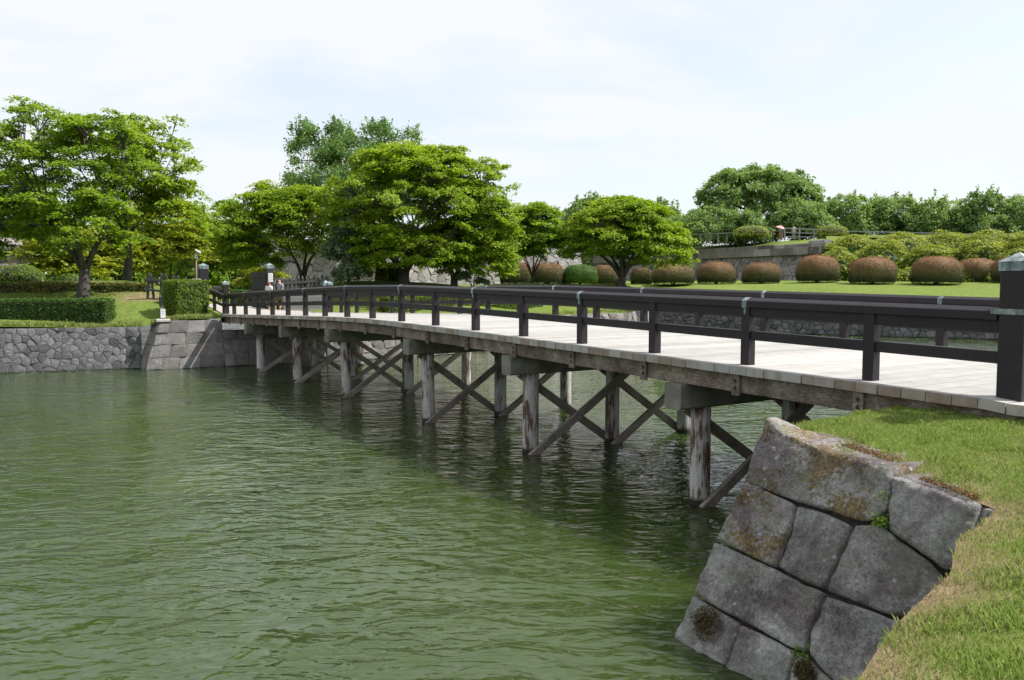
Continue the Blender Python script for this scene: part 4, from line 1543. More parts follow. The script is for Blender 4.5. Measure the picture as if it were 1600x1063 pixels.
tree('round_tree', 'large dome shaped tree above the terrace railing on the right', terrace_foot(1185, 112), [
    lobe(1190, 315, 92, 48, 112), lobe(1150, 300, 52, 36, 112), lobe(1240, 318, 48, 36, 112), lobe(1185, 290, 60, 28, 112)], M['cherry'], 150, 250, 120, 1.15, .30, 5, .4, 3.0, flatn=.6, jit=.7, thick=.2, shell=.7)
CH = [(1100, 345, 50, 40, 106, 'leftmost low bushy tree of the row on the terrace, under the dome shaped tree'),
      (1160, 350, 45, 36, 104, 'low bushy terrace tree in front of the dome shaped tree'),
      (1250, 340, 50, 42, 105, 'bushy terrace tree behind the people on the rampart'),
      (1318, 332, 44, 46, 108, 'loose leafed terrace tree with shoots above the flat topped shrub'),
      (1392, 330, 46, 44, 110, 'ragged terrace tree with arching top branches, third from the right post'),
      (1462, 338, 48, 42, 108, 'ragged terrace tree in the row above the azaleas, second from the right post'),
      (1535, 330, 50, 46, 106, 'ragged terrace tree with dark diagonal limb above the azaleas'),
      (1605, 332, 48, 48, 106, 'rightmost terrace tree, cut off by the frame edge')]
for i, (px, py, hw, hh, Y, lab) in enumerate(CH):
    tree('cherry_tree', lab, terrace_foot(px, Y), [lobe(px, py + 9, hw, hh * .78, Y), lobe(px - hw * .5, py + 18, hw * .65, hh * .55, Y), lobe(px + hw * .55, py + 18, hw * .6, hh * .5, Y), lobe(px, 360, hw, 15, Y)], M['cherry'], 160 + i, 130, 100, .95, .24, 4, .22, 1.2,
         flatn=.55, jit=.8, thick=.2, wild=.3, group='trees on the rampart terrace')
# far shoots that show over the middle maples
tree('distant_tree', 'distant dark tree whose thin top shows left of the free standing maple', foot_at(905, 120), [lobe(910, 350, 40, 38, 120)], M['cherry'], 180, 60, 80, 1.2, .3, 3, .2, 2, flatn=.4, jit=.9, wild=.9)
tree('distant_tree', 'distant dark tree whose thin top shows right of the free standing maple', foot_at(1030, 125), [lobe(1035, 355, 40, 38, 125)], M['cherry'], 181, 60, 80, 1.2, .3, 3, .2, 2, flatn=.4, jit=.9, wild=.9)

# ------------------------------------------------------------------ clipped shrubs
def dome(name, label, base, rx, rz, mat, seed, n=2600, leaf=.10, group=None, stem=.12, flatb=.25, ry=None, cat='bush', jit=.38, lump=.05, inner=None):
    """a clipped bush: dense leaf shell over a solid core coloured dark as inner shade, on a short stem"""
    rng = np.random.default_rng(seed)
    base = Vector(base); ry = ry or rx
    ro = root(name, base, label, cat, group)
    d = unit(rng.normal(size=(n, 3)))
    d[:, 2] = np.where(d[:, 2] < -flatb, -flatb * rng.random(n), d[:, 2])
    d = unit(d)
    h = rz / (1 + flatb)
    cz = stem + h * flatb
    sup = np.abs(d) ** .80 * np.sign(d)
    lm = np.array([mnoise.noise(Vector((a * 2.2 + seed, b * 2.2, c * 2.2))) for a, b, c in d])
    k = (1 + lump * lm) * rng.normal(1.0, .018, n)
    p = sup * np.array([rx, ry, h]) * k[:, None] + np.array([0, 0, cz])
    nn = unit(d / np.array([rx, ry, h]))
    v = leaves(p, nn, leaf, rng, jit)
    leaf_obj('crown', v, mat, ro, (0, 0, 0))
    m = MB()
    prof = []
    for i in range(9):
        a = -math.asin(min(1, flatb)) + (math.pi / 2 + math.asin(min(1, flatb))) * i / 8
        prof.append((max(.02, .92 * math.cos(a)), .92 * math.sin(a) * h + cz))
    m.lathe((0, 0, 0), [(r, z) for r, z in prof], 20)
    if inner:
        m = MB(); kk = .945
        grid = [(-math.asin(min(1, flatb)) + (math.pi / 2 + math.asin(min(1, flatb))) * i / 12) for i in range(13)]
        pw = lambda x: math.copysign(abs(x) ** .8, x)
        vs_ = [Vector((pw(math.cos(a) * math.cos(j * math.pi / 12)) * kk, pw(math.cos(a) * math.sin(j * math.pi / 12)) * kk, pw(math.sin(a)) * h * kk + cz)) for a in grid for j in range(24)]
        m.add(vs_, [(i * 24 + j, i * 24 + (j + 1) % 24, (i + 1) * 24 + (j + 1) % 24, (i + 1) * 24 + j) for i in range(12) for j in range(24)])
    m.v = [Vector((q.x * rx, q.y * ry, q.z)) for q in m.v]
    m.build('inner_foliage' if inner else 'inner_shade', inner or M['shade_core'], ro, True)
    m = MB()
    for a in range(5):
        an = a * 1.257 + seed
        m.tube([Vector((.06 * math.cos(an), .06 * math.sin(an), -.1)), Vector((rx * .16 * math.cos(an), rx * .16 * math.sin(an), stem + .3 * h * flatb + .1))], [.06, .05], 6)
    m.build('stem', M['bark'], ro)
    return ro


lab_b = ['partly hidden behind the near end post', 'second round bush left of the near end post', 'widest russet round bush of the row, third left of the near end post', 'round russet bush below the left end of the azaleas, fourth from the near end post',
         'russet round bush in front of the rampart corner', 'small round bush before the rampart wall, left of its corner', 'round bush just right of the free standing maple on the lawn', 'flatter bush touching the right side of the free standing maple',
         'bush behind the right stems of the free standing maple', 'bush behind the left stems of the free standing maple', 'dark green shaded bush left of the free standing maple', 'broad olive bush under the thin stemmed maple', 'orange brown bush below the right tip of the biggest maple']
for i, ((px, py, hw, top, Y), lb) in enumerate(zip(BUSHES, lab_b)):
    lb = 'russet clipped bush ' + lb if i == 0 else lb
    f = foot_at(px, Y)
    kx = Y / FPX
    dome('clipped_bush', lb, f, hw * kx, (py - top) * kx * .93, M['topiary'] if i != 10 else M['hedge'], 200 + i, 11500, .078, 'clipped round bushes on the lawn', .3 if i < 8 else .2, .42, inner=M['topiary'] if i != 10 else M['hedge'])
p = foot_at(32, 47)
dome('dome_shrub', 'bright green dome shrub on the mound in front of the left rampart', p, 1.25, 1.0, M['hedge_lit'], 230, 4200, .1, None, .05, .05, lump=.12)
p = foot_at(112, 52)
dome('dome_shrub', 'small bright green shrub half hidden behind the forked maple trunk', p, .8, .75, M['hedge_lit'], 231, 1800, .1, None, .05, .05, lump=.12)
p = foot_at(597, 53)
dome('column_shrub', 'tall golden green clipped shrub left of the biggest maple trunk', p, .42, 1.45, M['maple_gold'], 232, 2200, .09, None, .05, .3)
p = foot_at(616, 54)
dome('column_shrub', 'dark olive clipped shrub just behind the biggest maple trunk', p, .8, 1.25, M['hedge'], 233, 2200, .1, None, .05, .3)
for px, hw, Y, lb in ((1173, 27, 99, 'flat topped umbrella shrub left of the people on the rampart'), (1299, 24, 98, 'flat topped umbrella shrub right of the people on the rampart')):
    p = spot(px, 375, Y)
    k = Y / FPX
    dome('umbrella_shrub', lb, p, hw * k * .95, 1.1, M['azalea'], int(px), 3200, .14, 'umbrella shrubs on the rampart', .55, .12, lump=.1)

# azaleas on the slope
AZ = [(1308, 418, 36, 30, 86), (1375, 408, 42, 34, 86), (1330, 392, 40, 24, 90), (1400, 388, 44, 24, 91), (1450, 412, 40, 30, 84), (1470, 386, 44, 24, 91), (1530, 405, 44, 30, 82), (1540, 382, 46, 22, 90),
      (1600, 402, 46, 32, 80), (1610, 380, 46, 22, 88), (1365, 430, 30, 18, 82), (1430, 432, 30, 16, 81), (1500, 430, 34, 18, 79), (1570, 430, 34, 18, 77), (1680, 400, 50, 34, 78)]
AZL = ['lowest leftmost azalea mound beside the rampart corner', 'large azalea mound directly above the fourth round bush', 'upper azalea mound right of the umbrella shrub', 'upper azalea mound under the grey terrace rail, above the fourth bush',
       'lower azalea mound behind the widest russet bush', 'upper azalea mound above the widest russet bush', 'lower azalea mound between the second and widest bushes', 'upper azalea mound left of the near end post',
       'lower azalea mound behind the top of the near end post', 'uppermost azalea mound at the right frame edge', 'dark azalea skirt left of the fourth round bush foot', 'dark azalea skirt between the fourth and widest bushes',
       'dark azalea skirt right of the widest bush', 'azalea skirt behind the partly hidden bush', 'azalea mound cut off by the right frame edge']
for i, ((px, py, hw, hh, Y), lb) in enumerate(zip(AZ, AZL)):
    rng = np.random.default_rng(300 + i)
    c = spot(px, py, Y); k = Y / FPX
    hw *= 1.12
    base = Vector((c.x, c.y, c.z - hh * k))
    ro = root('azalea_shrub', base, lb, 'shrub', 'azaleas on the slope')
    lob = [(c.x, c.y, c.z - hh * k * .5, hw * k, hw * k * 1.1, hh * k * 1.5)]
    cc, dd, rad = pads_in(lob, 120, rng, .95)
    idx = np.repeat(np.arange(120), 55)
    up_ = unit(np.array([0, 0, .6]) + dd * .5)
    e1 = unit(np.cross(up_, rng.normal(size=dd.shape))); e2 = np.cross(up_, e1)
    an = rng.uniform(0, 6.283, len(idx)); r_ = np.sqrt(rng.random(len(idx))) * rng.uniform(.6, 1.15, 120)[idx]
    pp = cc[idx] + e1[idx] * (np.cos(an) * r_)[:, None] + e2[idx] * (np.sin(an) * r_)[:, None] + up_[idx] * (-.3 * r_ ** 2 + .05 * rng.normal(size=len(idx)))[:, None]
    leaf_obj('crown', leaves(pp, up_[idx], .27, rng, .5), M['azalea'], ro, base)
    m = MB()
    m.lathe((0, 0, hh * k * .5), [(max(.03, .7 * math.cos(a)) * hw * k, .66 * math.sin(a) * hh * k * 1.5) for a in [i_ * math.pi / 16 for i_ in range(-5, 9)]], 16)
    m.build('inner_shade', M['hedge'], ro, True)  # solid core in darker hedge green, painted depth between the leaf pads


def hedge(name, label, a, b, depth, z0, z1, mat, seed, dens=420, leaf=.085, group=None, cat='hedge'):
    """a clipped box hedge from a to b (front line, left to right)"""
    rng = np.random.default_rng(seed)
    a, b = flat(a), flat(b)
    d = (b - a); L = d.length; d.normalize(); inw = Vector((-d.y, d.x, 0))
    o0 = (a + b) / 2 + inw * depth / 2
    base = flat(o0, z0)
    ro = root(name, base, label, cat, group)
    h = z1 - z0
    pts, nrm = [], []
    D, IW = np.array(d), np.array(inw)
    def face(cx, ex, ey, nvec, area):
        n = int(area * dens)
        x = rng.uniform(-1, 1, n)[:, None]; y = rng.uniform(-1, 1, n)[:, None]
        q = np.array(cx) + x * np.array(ex) + y * np.array(ey)
        wob = np.array([mnoise.noise(Vector(w) * 1.7) * .05 for w in q])
        pts.append(q + np.array(nvec) * (wob + rng.normal(0, .022, n))[:, None]); nrm.append(np.tile(np.array(nvec), (n, 1)))
    z = np.array([0, 0, 1.0])
    face(z * h / 2 - IW * depth / 2, D * L / 2, z * h / 2, -IW, L * h)
    face(z * h / 2 + IW * depth / 2, D * L / 2, z * h / 2, IW, L * h * .5)
    face(z * h, D * L / 2, IW * depth / 2, z, L * depth)
    face(z * h / 2 + D * L / 2, IW * depth / 2, z * h / 2, D, depth * h)
    face(z * h / 2 - D * L / 2, IW * depth / 2, z * h / 2, -D, depth * h)
    P_ = np.vstack(pts); N_ = np.vstack(nrm)
    leaf_obj('crown', leaves(P_, N_, leaf, rng, .75), mat, ro, (0, 0, 0))
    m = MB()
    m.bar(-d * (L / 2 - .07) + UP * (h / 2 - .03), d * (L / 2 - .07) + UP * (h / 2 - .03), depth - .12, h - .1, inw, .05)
    m.build('inner_shade', M['shade_core'], ro)  # solid dark block, shade inside the hedge given by its colour
    return ro


def gz(p):
    return FAR(p.x, p.y)


p, q = spot(-60, 508, 35.5), spot(166, 508, 36.1)
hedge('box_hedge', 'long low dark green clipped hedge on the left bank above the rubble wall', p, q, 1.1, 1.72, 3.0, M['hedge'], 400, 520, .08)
M['bank_leaf'] = leaf_mat('olive_bank_leaf', (.07, .085, .02), (.14, .15, .035), (.23, .21, .06), .3, 1.2)
p, q = spot(-60, 455, 40.9), spot(228, 455, 41.2)
hedge('low_hedge', 'low olive brown clipped hedge band on the mound behind the long dark hedge', p, q, 1.3, 2.9, 3.74, M['bank_leaf'], 410, 300, .11)
p, q = spot(277, 495, 37.0), spot(326, 495, 38.2)
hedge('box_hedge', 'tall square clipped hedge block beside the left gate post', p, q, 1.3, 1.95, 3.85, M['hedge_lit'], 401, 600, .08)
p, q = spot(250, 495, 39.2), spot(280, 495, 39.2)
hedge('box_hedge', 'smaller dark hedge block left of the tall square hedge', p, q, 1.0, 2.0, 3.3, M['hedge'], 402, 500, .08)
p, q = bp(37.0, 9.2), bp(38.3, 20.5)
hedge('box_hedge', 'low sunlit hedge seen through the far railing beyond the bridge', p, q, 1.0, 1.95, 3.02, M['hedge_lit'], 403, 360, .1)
p, q = bp(38.6, 21.2), bp(39.6, 27.0)
hedge('box_hedge', 'shorter low hedge continuing right of the sunlit hedge beyond the bridge', p, q, .9, 1.9, 2.55, M['hedge_lit'], 404, 360, .1)
p, q = bp(42, 6.0), bp(42.3, 9.0)
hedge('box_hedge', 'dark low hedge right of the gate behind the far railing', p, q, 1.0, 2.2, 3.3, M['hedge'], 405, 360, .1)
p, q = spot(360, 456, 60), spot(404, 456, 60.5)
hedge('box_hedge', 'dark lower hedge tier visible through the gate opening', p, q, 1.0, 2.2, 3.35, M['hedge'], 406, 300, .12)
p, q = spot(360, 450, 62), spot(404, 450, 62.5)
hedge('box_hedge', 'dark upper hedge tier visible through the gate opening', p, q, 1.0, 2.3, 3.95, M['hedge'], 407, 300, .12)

# ------------------------------------------------------------------ grass
def grass_blades(name, label, pts, zs, dry, hmin, hmax, wid, seed, kind='stuff'):
    rng = np.random.default_rng(seed)
    n = len(pts)
    h = rng.uniform(hmin, hmax, n)
    a = rng.uniform(0, 2 * math.pi, n)
    lean = rng.uniform(.15, .8, n) * h
    la = rng.uniform(0, 2 * math.pi, n)
    w = wid * rng.uniform(.7, 1.4, n)
    b = np.c_[pts, zs]
    side = np.c_[np.cos(a), np.sin(a), np.zeros(n)] * w[:, None]
    L = np.c_[np.cos(la), np.sin(la), np.zeros(n)] * lean[:, None]
    v = np.empty((n, 4, 3))
    mid = b + L * .4 + np.c_[np.zeros((n, 2)), h * .6]
    v[:, 0] = b - side - np.array([0, 0, .012])
    v[:, 1] = b + side - np.array([0, 0, .012])
    v[:, 2] = mid + side * .7
    v[:, 3] = b + L + np.c_[np.zeros((n, 2)), h * .95]
    me = np_mesh(name, v.reshape(-1, 3), 4)
    at = me.attributes.new('dry', 'FLOAT', 'POINT')
    at.data.foreach_set('value', np.repeat(dry, 4).astype(np.float32))
    o = link(name, me, M['blade'])
    return tag(o, label, 'grass', None, kind)


n = 470000
q = np.c_[RNG.uniform(.9, 8.2, n), RNG.uniform(2.3, 10.6, n)]
q = q[inside(NEAR_POLY, q)]
ra = np.abs(q[:, 0]) / q[:, 1]
q = q[(ra < .72)]
nd_ = near_dry(q)
lum = np.array([mnoise.noise(Vector((a * 1.3, b * 1.3, 0))) + .6 * mnoise.noise(Vector((a * 3.4, b * 3.4, 5))) for a, b in q])
dryv = np.clip(nd_ * 1.15 + .65 * lum - .14, 0, 1)
keep = RNG.random(len(q)) < np.clip(1.0 - .72 * dryv, .12, 1)
q, dryv, lum = q[keep], dryv[keep], lum[keep]
dj = np.where(RNG.random(len(q)) < dryv, .95, .0)
dj = np.where(RNG.random(len(q)) < .12, .8, dj)
zq = NEAR.at(q) + np.array([.018 * mnoise.noise(Vector((a * 2.1, b * 2.1, 3))) for a, b in q])
tall = (mnoise_arr := np.array([mnoise.noise(Vector((a * 2.7, b * 2.7, 20))) for a, b in q])) > .12
grass_blades('lawn_grass', 'short green and straw coloured grass on the near bank', q[~tall], zq[~tall], dj[~tall], .014, .036, .0016, 1)
grass_blades('tufted_grass', 'taller grass tufts growing through the near lawn', q[tall], zq[tall], dj[tall] * .6, .022, .06, .0018, 2)
# fringe of the far banks
q = []
for (s0, t0), (s1_, t1) in [((33.9, -3.3), (33.9, -.5)), ((34.75, -3.6), (35.25, -5.5)), ((35.25, -5.5), (36.0, -9.5)), ((36.0, -9.5), (37.2, -15)), ((34.1, 9.2), (36.7, 26.2)), ((47, 39), (27.5, 49.3))]:
    k = RNG.random(2600)
    a = np.array(bp(s0, t0).xy); b = np.array(bp(s1_, t1).xy)
    nn_ = np.array(U.xy)
    q.append(a + (b - a) * k[:, None] + nn_ * np.abs(RNG.normal(0, .35, 2600))[:, None])
q = np.vstack(q)
q = q[inside(FAR_POLY, q)]
grass_blades('bank_grass', 'grass fringe along the tops of the far bank walls', q, FAR.at(q), np.where(RNG.random(len(q)) < .2, .8, 0.0), .06, .2, .012, 3)

# little weeds between the big stones
for k, (zx, zy, n_, sz, lb) in enumerate([(862, 470, 60, .036, 'small fern weed growing in the joint below the lichen stone'), (560, 962, 40, .034, 'tiny green weed in the joint near the water'), (880, 372, 24, .03, 'tiny weed beside the right end of the lichen stone')]):
    rng = np.random.default_rng(500 + k)
    ab = onto(zx, zy)
    c = B0 + E1 * ab.x + E2 * ab.y + NRM * .01
    pp = np.array(c) + rng.normal(size=(n_, 3)) * np.array([.035, .035, .03]) + np.array(NRM) * .03
    ro = root('joint_weed', c, lb, 'plant')
    leaf_obj('foliage', leaves(pp, np.tile(np.array(NRM) + np.array([0, 0, .6]), (n_, 1)), sz, rng, .7), M['weed'], ro, c)
# moss cushions
M['moss'] = plain('brown_moss', (.085, .06, .022), .95, 60, .6)
for k, (zx, zy, rx_, lb) in enumerate([(205, 850, .15, 'brown moss cushion on the lowest left stone'), (575, 1035, .09, 'brown moss cushion on the stone by the bottom frame edge')]):
    ab = onto(zx, zy)
    c = B0 + E1 * ab.x + E2 * ab.y + NRM * .015
    rng = np.random.default_rng(520 + k)
    n_ = 1500
    xy = rng.normal(size=(n_, 2)) * .55
    r2 = (xy ** 2).sum(1)
    lump = np.array([mnoise.noise(Vector((a * 2.5, b * 2.5, k))) for a, b in xy])
    hgt = np.clip(.045 * (1 - r2 * .5) + .03 * lump, 0, 1)
    ok = (r2 < 1.7) & (lump > -.28)
    pp = np.array(c) + (np.outer(xy[:, 0] * rx_, np.array(E1)) + np.outer(xy[:, 1] * rx_ * .9, np.array(E2)) + np.outer(hgt * rng.random(n_), np.array(NRM)))
    pp = pp[ok]
    ro = root('moss_cushion', c, lb, 'moss')
    leaf_obj('moss', leaves(pp, np.tile(np.array(NRM), (len(pp), 1)), .022, rng, 1.2), M['moss'], ro, c)
# thatch of russet moss along the top of the lichen stone and the next one
rng = np.random.default_rng(540)
pp = []
for za, zb, w_ in [((700, 190), (880, 252), .10), ((990, 318), (1200, 395), .07)]:
    a = onto(*za); b = onto(*zb)
    k = rng.random(1500)
    base_ = np.array(B0) + np.outer(a.x + (b.x - a.x) * k, np.array(E1)) + np.outer(a.y + (b.y - a.y) * k, np.array(E2))
    pp.append(base_ + np.outer(np.abs(rng.normal(0, w_, 1500)) + .02, np.array(N)) + np.c_[np.zeros((1500, 2)), .012 + .022 * rng.random(1500)])
pp = np.vstack(pp)
M['russet'] = plain('russet_moss', (.16, .085, .03), .95, 25, .7)
me = np_mesh('russet_moss', leaves(pp, np.tile(np.array([0, 0, 1.0]), (len(pp), 1)), .013, rng, 1.2), 4)
tag(link('russet_moss', me, M['russet']), 'russet moss strip between the big stones and the lawn', 'moss', None, 'stuff')

# ------------------------------------------------------------------ gate, fences, posts
def post_with_cap(ro_, base, w, h, mat, name='post', cap=True):
    m = MB(); m.bar(base - UP * .2, base + UP * h, w, w, N, .012)
    o = m.build(name, mat); child_of(o, ro_)
    if cap:
        m = MB()
        z0 = base + UP * (h - .03)
        g = lambda hh, z: [z0 + UP * z + U * a * hh + N * b * hh for a, b in ((-1, -1), (1, -1), (1, 1), (-1, 1))]
        m.add(g(w / 2 + .014, 0) + g(w / 2 + .014, .16) + [z0 + UP * .30], [(0, 1, 5, 4), (1, 2, 6, 5), (2, 3, 7, 6), (3, 0, 4, 7), (4, 5, 8), (5, 6, 8), (6, 7, 8), (7, 4, 8), (3, 2, 1, 0)])
        c = m.build('post_cap', M['copper']); c.parent = o
    return o


def text(name, body, size, loc, facing, mat, parent):
    cu = bpy.data.curves.new(name, 'FONT')
    cu.body = body; cu.size = size; cu.align_x = 'CENTER'; cu.align_y = 'CENTER'
    o = bpy.data.objects.new(name, cu); COL.objects.link(o)
    cu.materials.append(mat)
    o.location = loc
    o.rotation_euler = (math.pi / 2, 0, facing)
    return o


def sheet(mb, c, right, w, h, th):
    right = right.normalized()
    mb.bar(c - UP * h / 2, c + UP * h / 2, w, th, right, .004)


def marks(parent, c, right, w, h, rows, seed, mat):
    """short dark strokes standing for unreadable small print on a notice"""
    rd = random.Random(seed)
    out = right.cross(UP).normalized()
    if out.y > 0: out = -out
    m = MB()
    for j in range(rows):
        z = h * (.5 - (j + .8) / (rows + .8))
        x = -w * .38
        while x < w * .34:
            l = rd.uniform(.05, .16) * w
            p = c + right * (x + l / 2) + UP * z + out * .016
            m.bar(p - right * l / 2, p + right * l / 2, .003, h * .22 / rows, out, .0005)
            x += l + .06 * w
    o = m.build('print', mat); o.parent = parent
    o['kind'] = 'stuff'
    return o


GATE_S = 38.6
gl = bp(GATE_S, -.16); gl.z = gz(gl)
gr = root('gate_post', gl, 'tall black gate post with copper cap at the left of the path', 'gate post', 'gate posts')
post_with_cap(gr, gl, .42, spot(318, 411, 41).z - gl.z - .27, M['rail'])
gq = bp(38.7, 3.2); gq.z = gz(gq)
g2 = root('gate_post', gq, 'tall black gate post with white notice at the right of the path', 'gate post', 'gate posts')
pgo = post_with_cap(g2, gq, .36, spot(421, 411, 43.2).z - gq.z - .27, M['gate_wood'])
m = MB(); c = flat(gq, spot(421, 434, 43.2).z) - U * .19; sheet(m, c, N, .24, .46, .012)
no = m.build('notice', M['white']); child_of(no, g2)
marks(no, c, N, .24, .46, 6, 4, M['black'])
# open gate leaf of vertical boards
lf0 = gq - N * .22; d_ = (-N * .85 + U * .5).normalized()
gt = root('gate_leaf', lf0, 'open black board gate leaf left of the right gate post', 'gate')
for i in range(4):
    p = lf0 + d_ * (.08 + i * .185) + UP * .12
    m = MB(); m.bar(p, p + UP * 1.95, .175, .04, d_, .006); child_of(m.build('board', M['gate_wood']), gt)
for z in (.35, 1.1, 1.85):
    m = MB(); p = lf0 + UP * z - d_.cross(UP) * .045
    m.bar(p, p + d_ * .76, .05, .1, d_.cross(UP), .006); child_of(m.build('ledger', M['gate_wood']), gt)


def palisade(label, a, b, h, n_, seed, lean=0.0):
    a, b = Vector(a), Vector(b)
    ro_ = root('palisade_fence', a, label, 'fence', 'palisade fences at the gate')
    rd = random.Random(seed)
    d = (b - a).normalized()
    for i in range(n_):
        p = a.lerp(b, (i + .5) / n_); p.z = gz(p) - .1
        q = p + UP * (h + rd.uniform(-.05, .05)) + d * lean * rd.uniform(-1, 1)
        m = MB(); m.bar(p, q, .12, .1, d, .01)
        m.add([q + d * .06 + N * 0 + U * .05, q - d * .06 + U * .05, q - d * .06 - U * .05, q + d * .06 - U * .05, q + UP * .14], [(0, 1, 4), (1, 2, 4), (2, 3, 4), (3, 0, 4)])
        child_of(m.build('picket', M['gate_wood']), ro_)
    for z in (.5, h - .32):
        pa, pb = a + UP * (gz(a) - a.z + z), b + UP * (gz(b) - b.z + z)
        m = MB(); m.bar(pa - U * .08, pb - U * .08, .06, .11, U, .006); child_of(m.build('rail', M['gate_wood']), ro_)
    return ro_


palisade('black pointed palisade fence running right from the right gate post', flat(gq + N * .3, gz(gq)), flat(bp(39.2, 6.6), gz(bp(39.2, 6.6))), 1.75, 13, 1)
palisade('leaning black palisade fence left of the left gate post, above the hedges', flat(bp(38.9, -2.9), gz(bp(38.9, -2.9))), flat(bp(38.6, -.5), gz(bp(38.6, -.5))), 1.3, 8, 2, .12)
# grey plank wall low on the right side of the gate
a, b = bp(38.0, 3.7), bp(38.3, 6.2)
fr_ = root('plank_fence', flat(a, gz(a)), 'low grey board fence below the right palisade', 'fence')
for j in range(5):
    z = gz(a) + .1 + j * .175
    m = MB(); m.bar(flat(a, z), flat(b, z), .04, .165, U, .005); child_of(m.build('board', M['grey_wood']), fr_)
for k in (0, .5, 1):
    p = flat(a.lerp(b, k), gz(a)) + U * .08
    m = MB(); m.bar(p - UP * .1, p + UP * .92, .1, .1, N, .006); child_of(m.build('post', M['grey_wood']), fr_)

# wing railings from the bridge ends to the gate
def wing(label, a, b, nposts, endpost):
    ro_ = root('wing_railing', flat(a, gz(a)), label, 'railing', 'wing railings')
    za, zb = DECK0, gz(b)
    for h, w, hh in ((.90, .15, .12), (.775, .09, .14), (.43, .08, .13)):
        m = MB(); m.bar(flat(a, za + h), flat(b, zb + h), w, hh, (b - a).cross(UP), .01); child_of(m.build('rail', M['rail']), ro_)
    for i in range(1, nposts + 1):
        p = a.lerp(b, i / (nposts + 1)); p.z = za + (zb - za) * i / (nposts + 1)
        m = MB(); m.bar(p - UP * .1, p + UP * .87, .14, .14, N, .008); child_of(m.build('post', M['rail']), ro_)
    if endpost:
        p = flat(b, zb)
        post_with_cap(ro_, p, .28, 1.45, M['rail'], 'end_post')


wing('dark railing from the bridge end post to the left gate post', bp(LEN + .16, -.02), bp(GATE_S - .25, -.12), 1, False)
wing('dark railing flaring from the right bridge end beyond the far railing', bp(LEN + .16, RAIL_T + .02), bp(LEN + 1.7, RAIL_T + .45), 0, True)

# flood light on its pole behind the left gate post
p = bp(GATE_S + .7, -.35); p.z = gz(p)
ro = root('floodlight_pole', p, 'brown pole with small white floodlight behind the left gate post', 'lamp')
p.z = spot(317, 394, 42).z - 3.78
m = MB(); m.tube([p, p + UP * 3.45], [.06, .05], 10); child_of(m.build('pole', M['brown_metal'], None, True), ro)
m = MB(); m.bar(p + UP * 3.42, p + UP * 3.66, .16, .16, N, .02); child_of(m.build('bracket', M['steel']), ro)
m = MB(); c = p + UP * 3.78 + Vector((.12, 0, 0)); m.bar(c + Vector((-.13, 0, .07)), c + Vector((.13, -.02, -.06)), .12, .10, Vector((0, 1, 0)), .02); child_of(m.build('lamp_head', M['white']), ro)
# small globe lamp
p = foot_at(579, 46)
ro = root('garden_lamp', p, 'small white globe lamp on a thin stake in front of the maples', 'lamp')
m = MB(); m.tube([p, p + UP * .62, p + UP * .74 + Vector((-.05, 0, 0))], [.025, .022, .02], 8); child_of(m.build('stake', M['steel'], None, True), ro)
c = p + UP * .86 + Vector((-.06, 0, 0)); m = MB(); m.lathe(c, [(.03, -.12), (.09, -.08), (.115, 0), (.09, .08), (.02, .12)], 14); child_of(m.build('globe', M['white'], None, True), ro)
m = MB(); m.lathe(c - UP * .16, [(.05, -.03), (.07, .03), (.06, .06)], 10); child_of(m.build('socket', M['black'], None, True), ro)
# sign board above the hedge
p = spot(307, 448, 40.5); p.z = gz(p)
ro = root('sign_board', p, 'white sign board showing above the tall square hedge', 'sign')
zc = spot(307, 438.5, 40.5).z
for dx in (-.15, .15):
    m = MB(); m.bar(p + Vector((dx, .03, 0)), Vector((p.x + dx, p.y + .03, zc + .08)), .04, .04, Vector((1, 0, 0)), .004); child_of(m.build('post', M['steel']), ro)
m = MB(); c = Vector((p.x, p.y, zc)); sheet(m, c, Vector((1, 0, 0)), .42, .2, .02)
o = m.build('panel', M['white']); child_of(o, ro); marks(o, c, Vector((1, 0, 0)), .42, .2, 2, 8, M['black'])
# small sign on the abutment corner
p = bp(34.0, -2.95); p.z = gz(p) + .02
ro = root('warning_sign', p, 'small white sign box on a thin post at the corner of the far abutment', 'sign')
m = MB(); m.bar(p, p + UP * 1.15, .05, .05, N, .006); child_of(m.build('post', M['steel']), ro)
m = MB(); c = p + UP * .36 - U * .06 + N * .07; m.bar(c - UP * .19, c + UP * .19, .2, .09, N, .008)
o = m.build('panel', M['white']); child_of(o, ro); marks(o, c - U * .03, N, .2, .38, 5, 9, M['black'])
m = MB(); c = p + UP * .86 - U * .03; m.bar(c - UP * .22, c + UP * .22, .13, .11, N, .02); child_of(m.build('lamp_box', M['black']), ro)
m = MB(); c = bp(33.88, -2.9); c.z = gz(c) + .06
m.bar(c - N * .28, c + N * .28, .42, .13, U, .02)
tag(m.build('stone_slab', M['slab']), 'pale flat stone slab under the small white sign on the abutment', 'stone')

# railing on the terrace
def terrace_rail(label, pxs, Y0, Y1, pyt, pyb, mat, two):
    pts = []
    for i, px in enumerate(pxs):
        Y = Y0 + (Y1 - Y0) * i / (len(pxs) - 1)
        ty = pyt[0] + (pyt[1] - pyt[0]) * i / (len(pxs) - 1); by = pyb[0] + (pyb[1] - pyb[0]) * i / (len(pxs) - 1)
        pts.append((spot(px, ty, Y), spot(px, by, Y)))
    ro_ = root('terrace_railing', pts[0][1], label, 'railing', 'terrace railings')
    for t_, b_ in pts:
        m = MB(); m.bar(b_ - UP * .3, t_, .13, .13, N, .01); child_of(m.build('post', mat), ro_)
    for (t0, b0_), (t1, b1_) in zip(pts[:-1], pts[1:]):
        for f in ((0, .5, 1)[:two]):
            m = MB(); m.bar(t0.lerp(b0_, f * .85), t1.lerp(b1_, f * .85), .10, .12, (t1 - t0).cross(UP), .01); child_of(m.build('rail', mat), ro_)


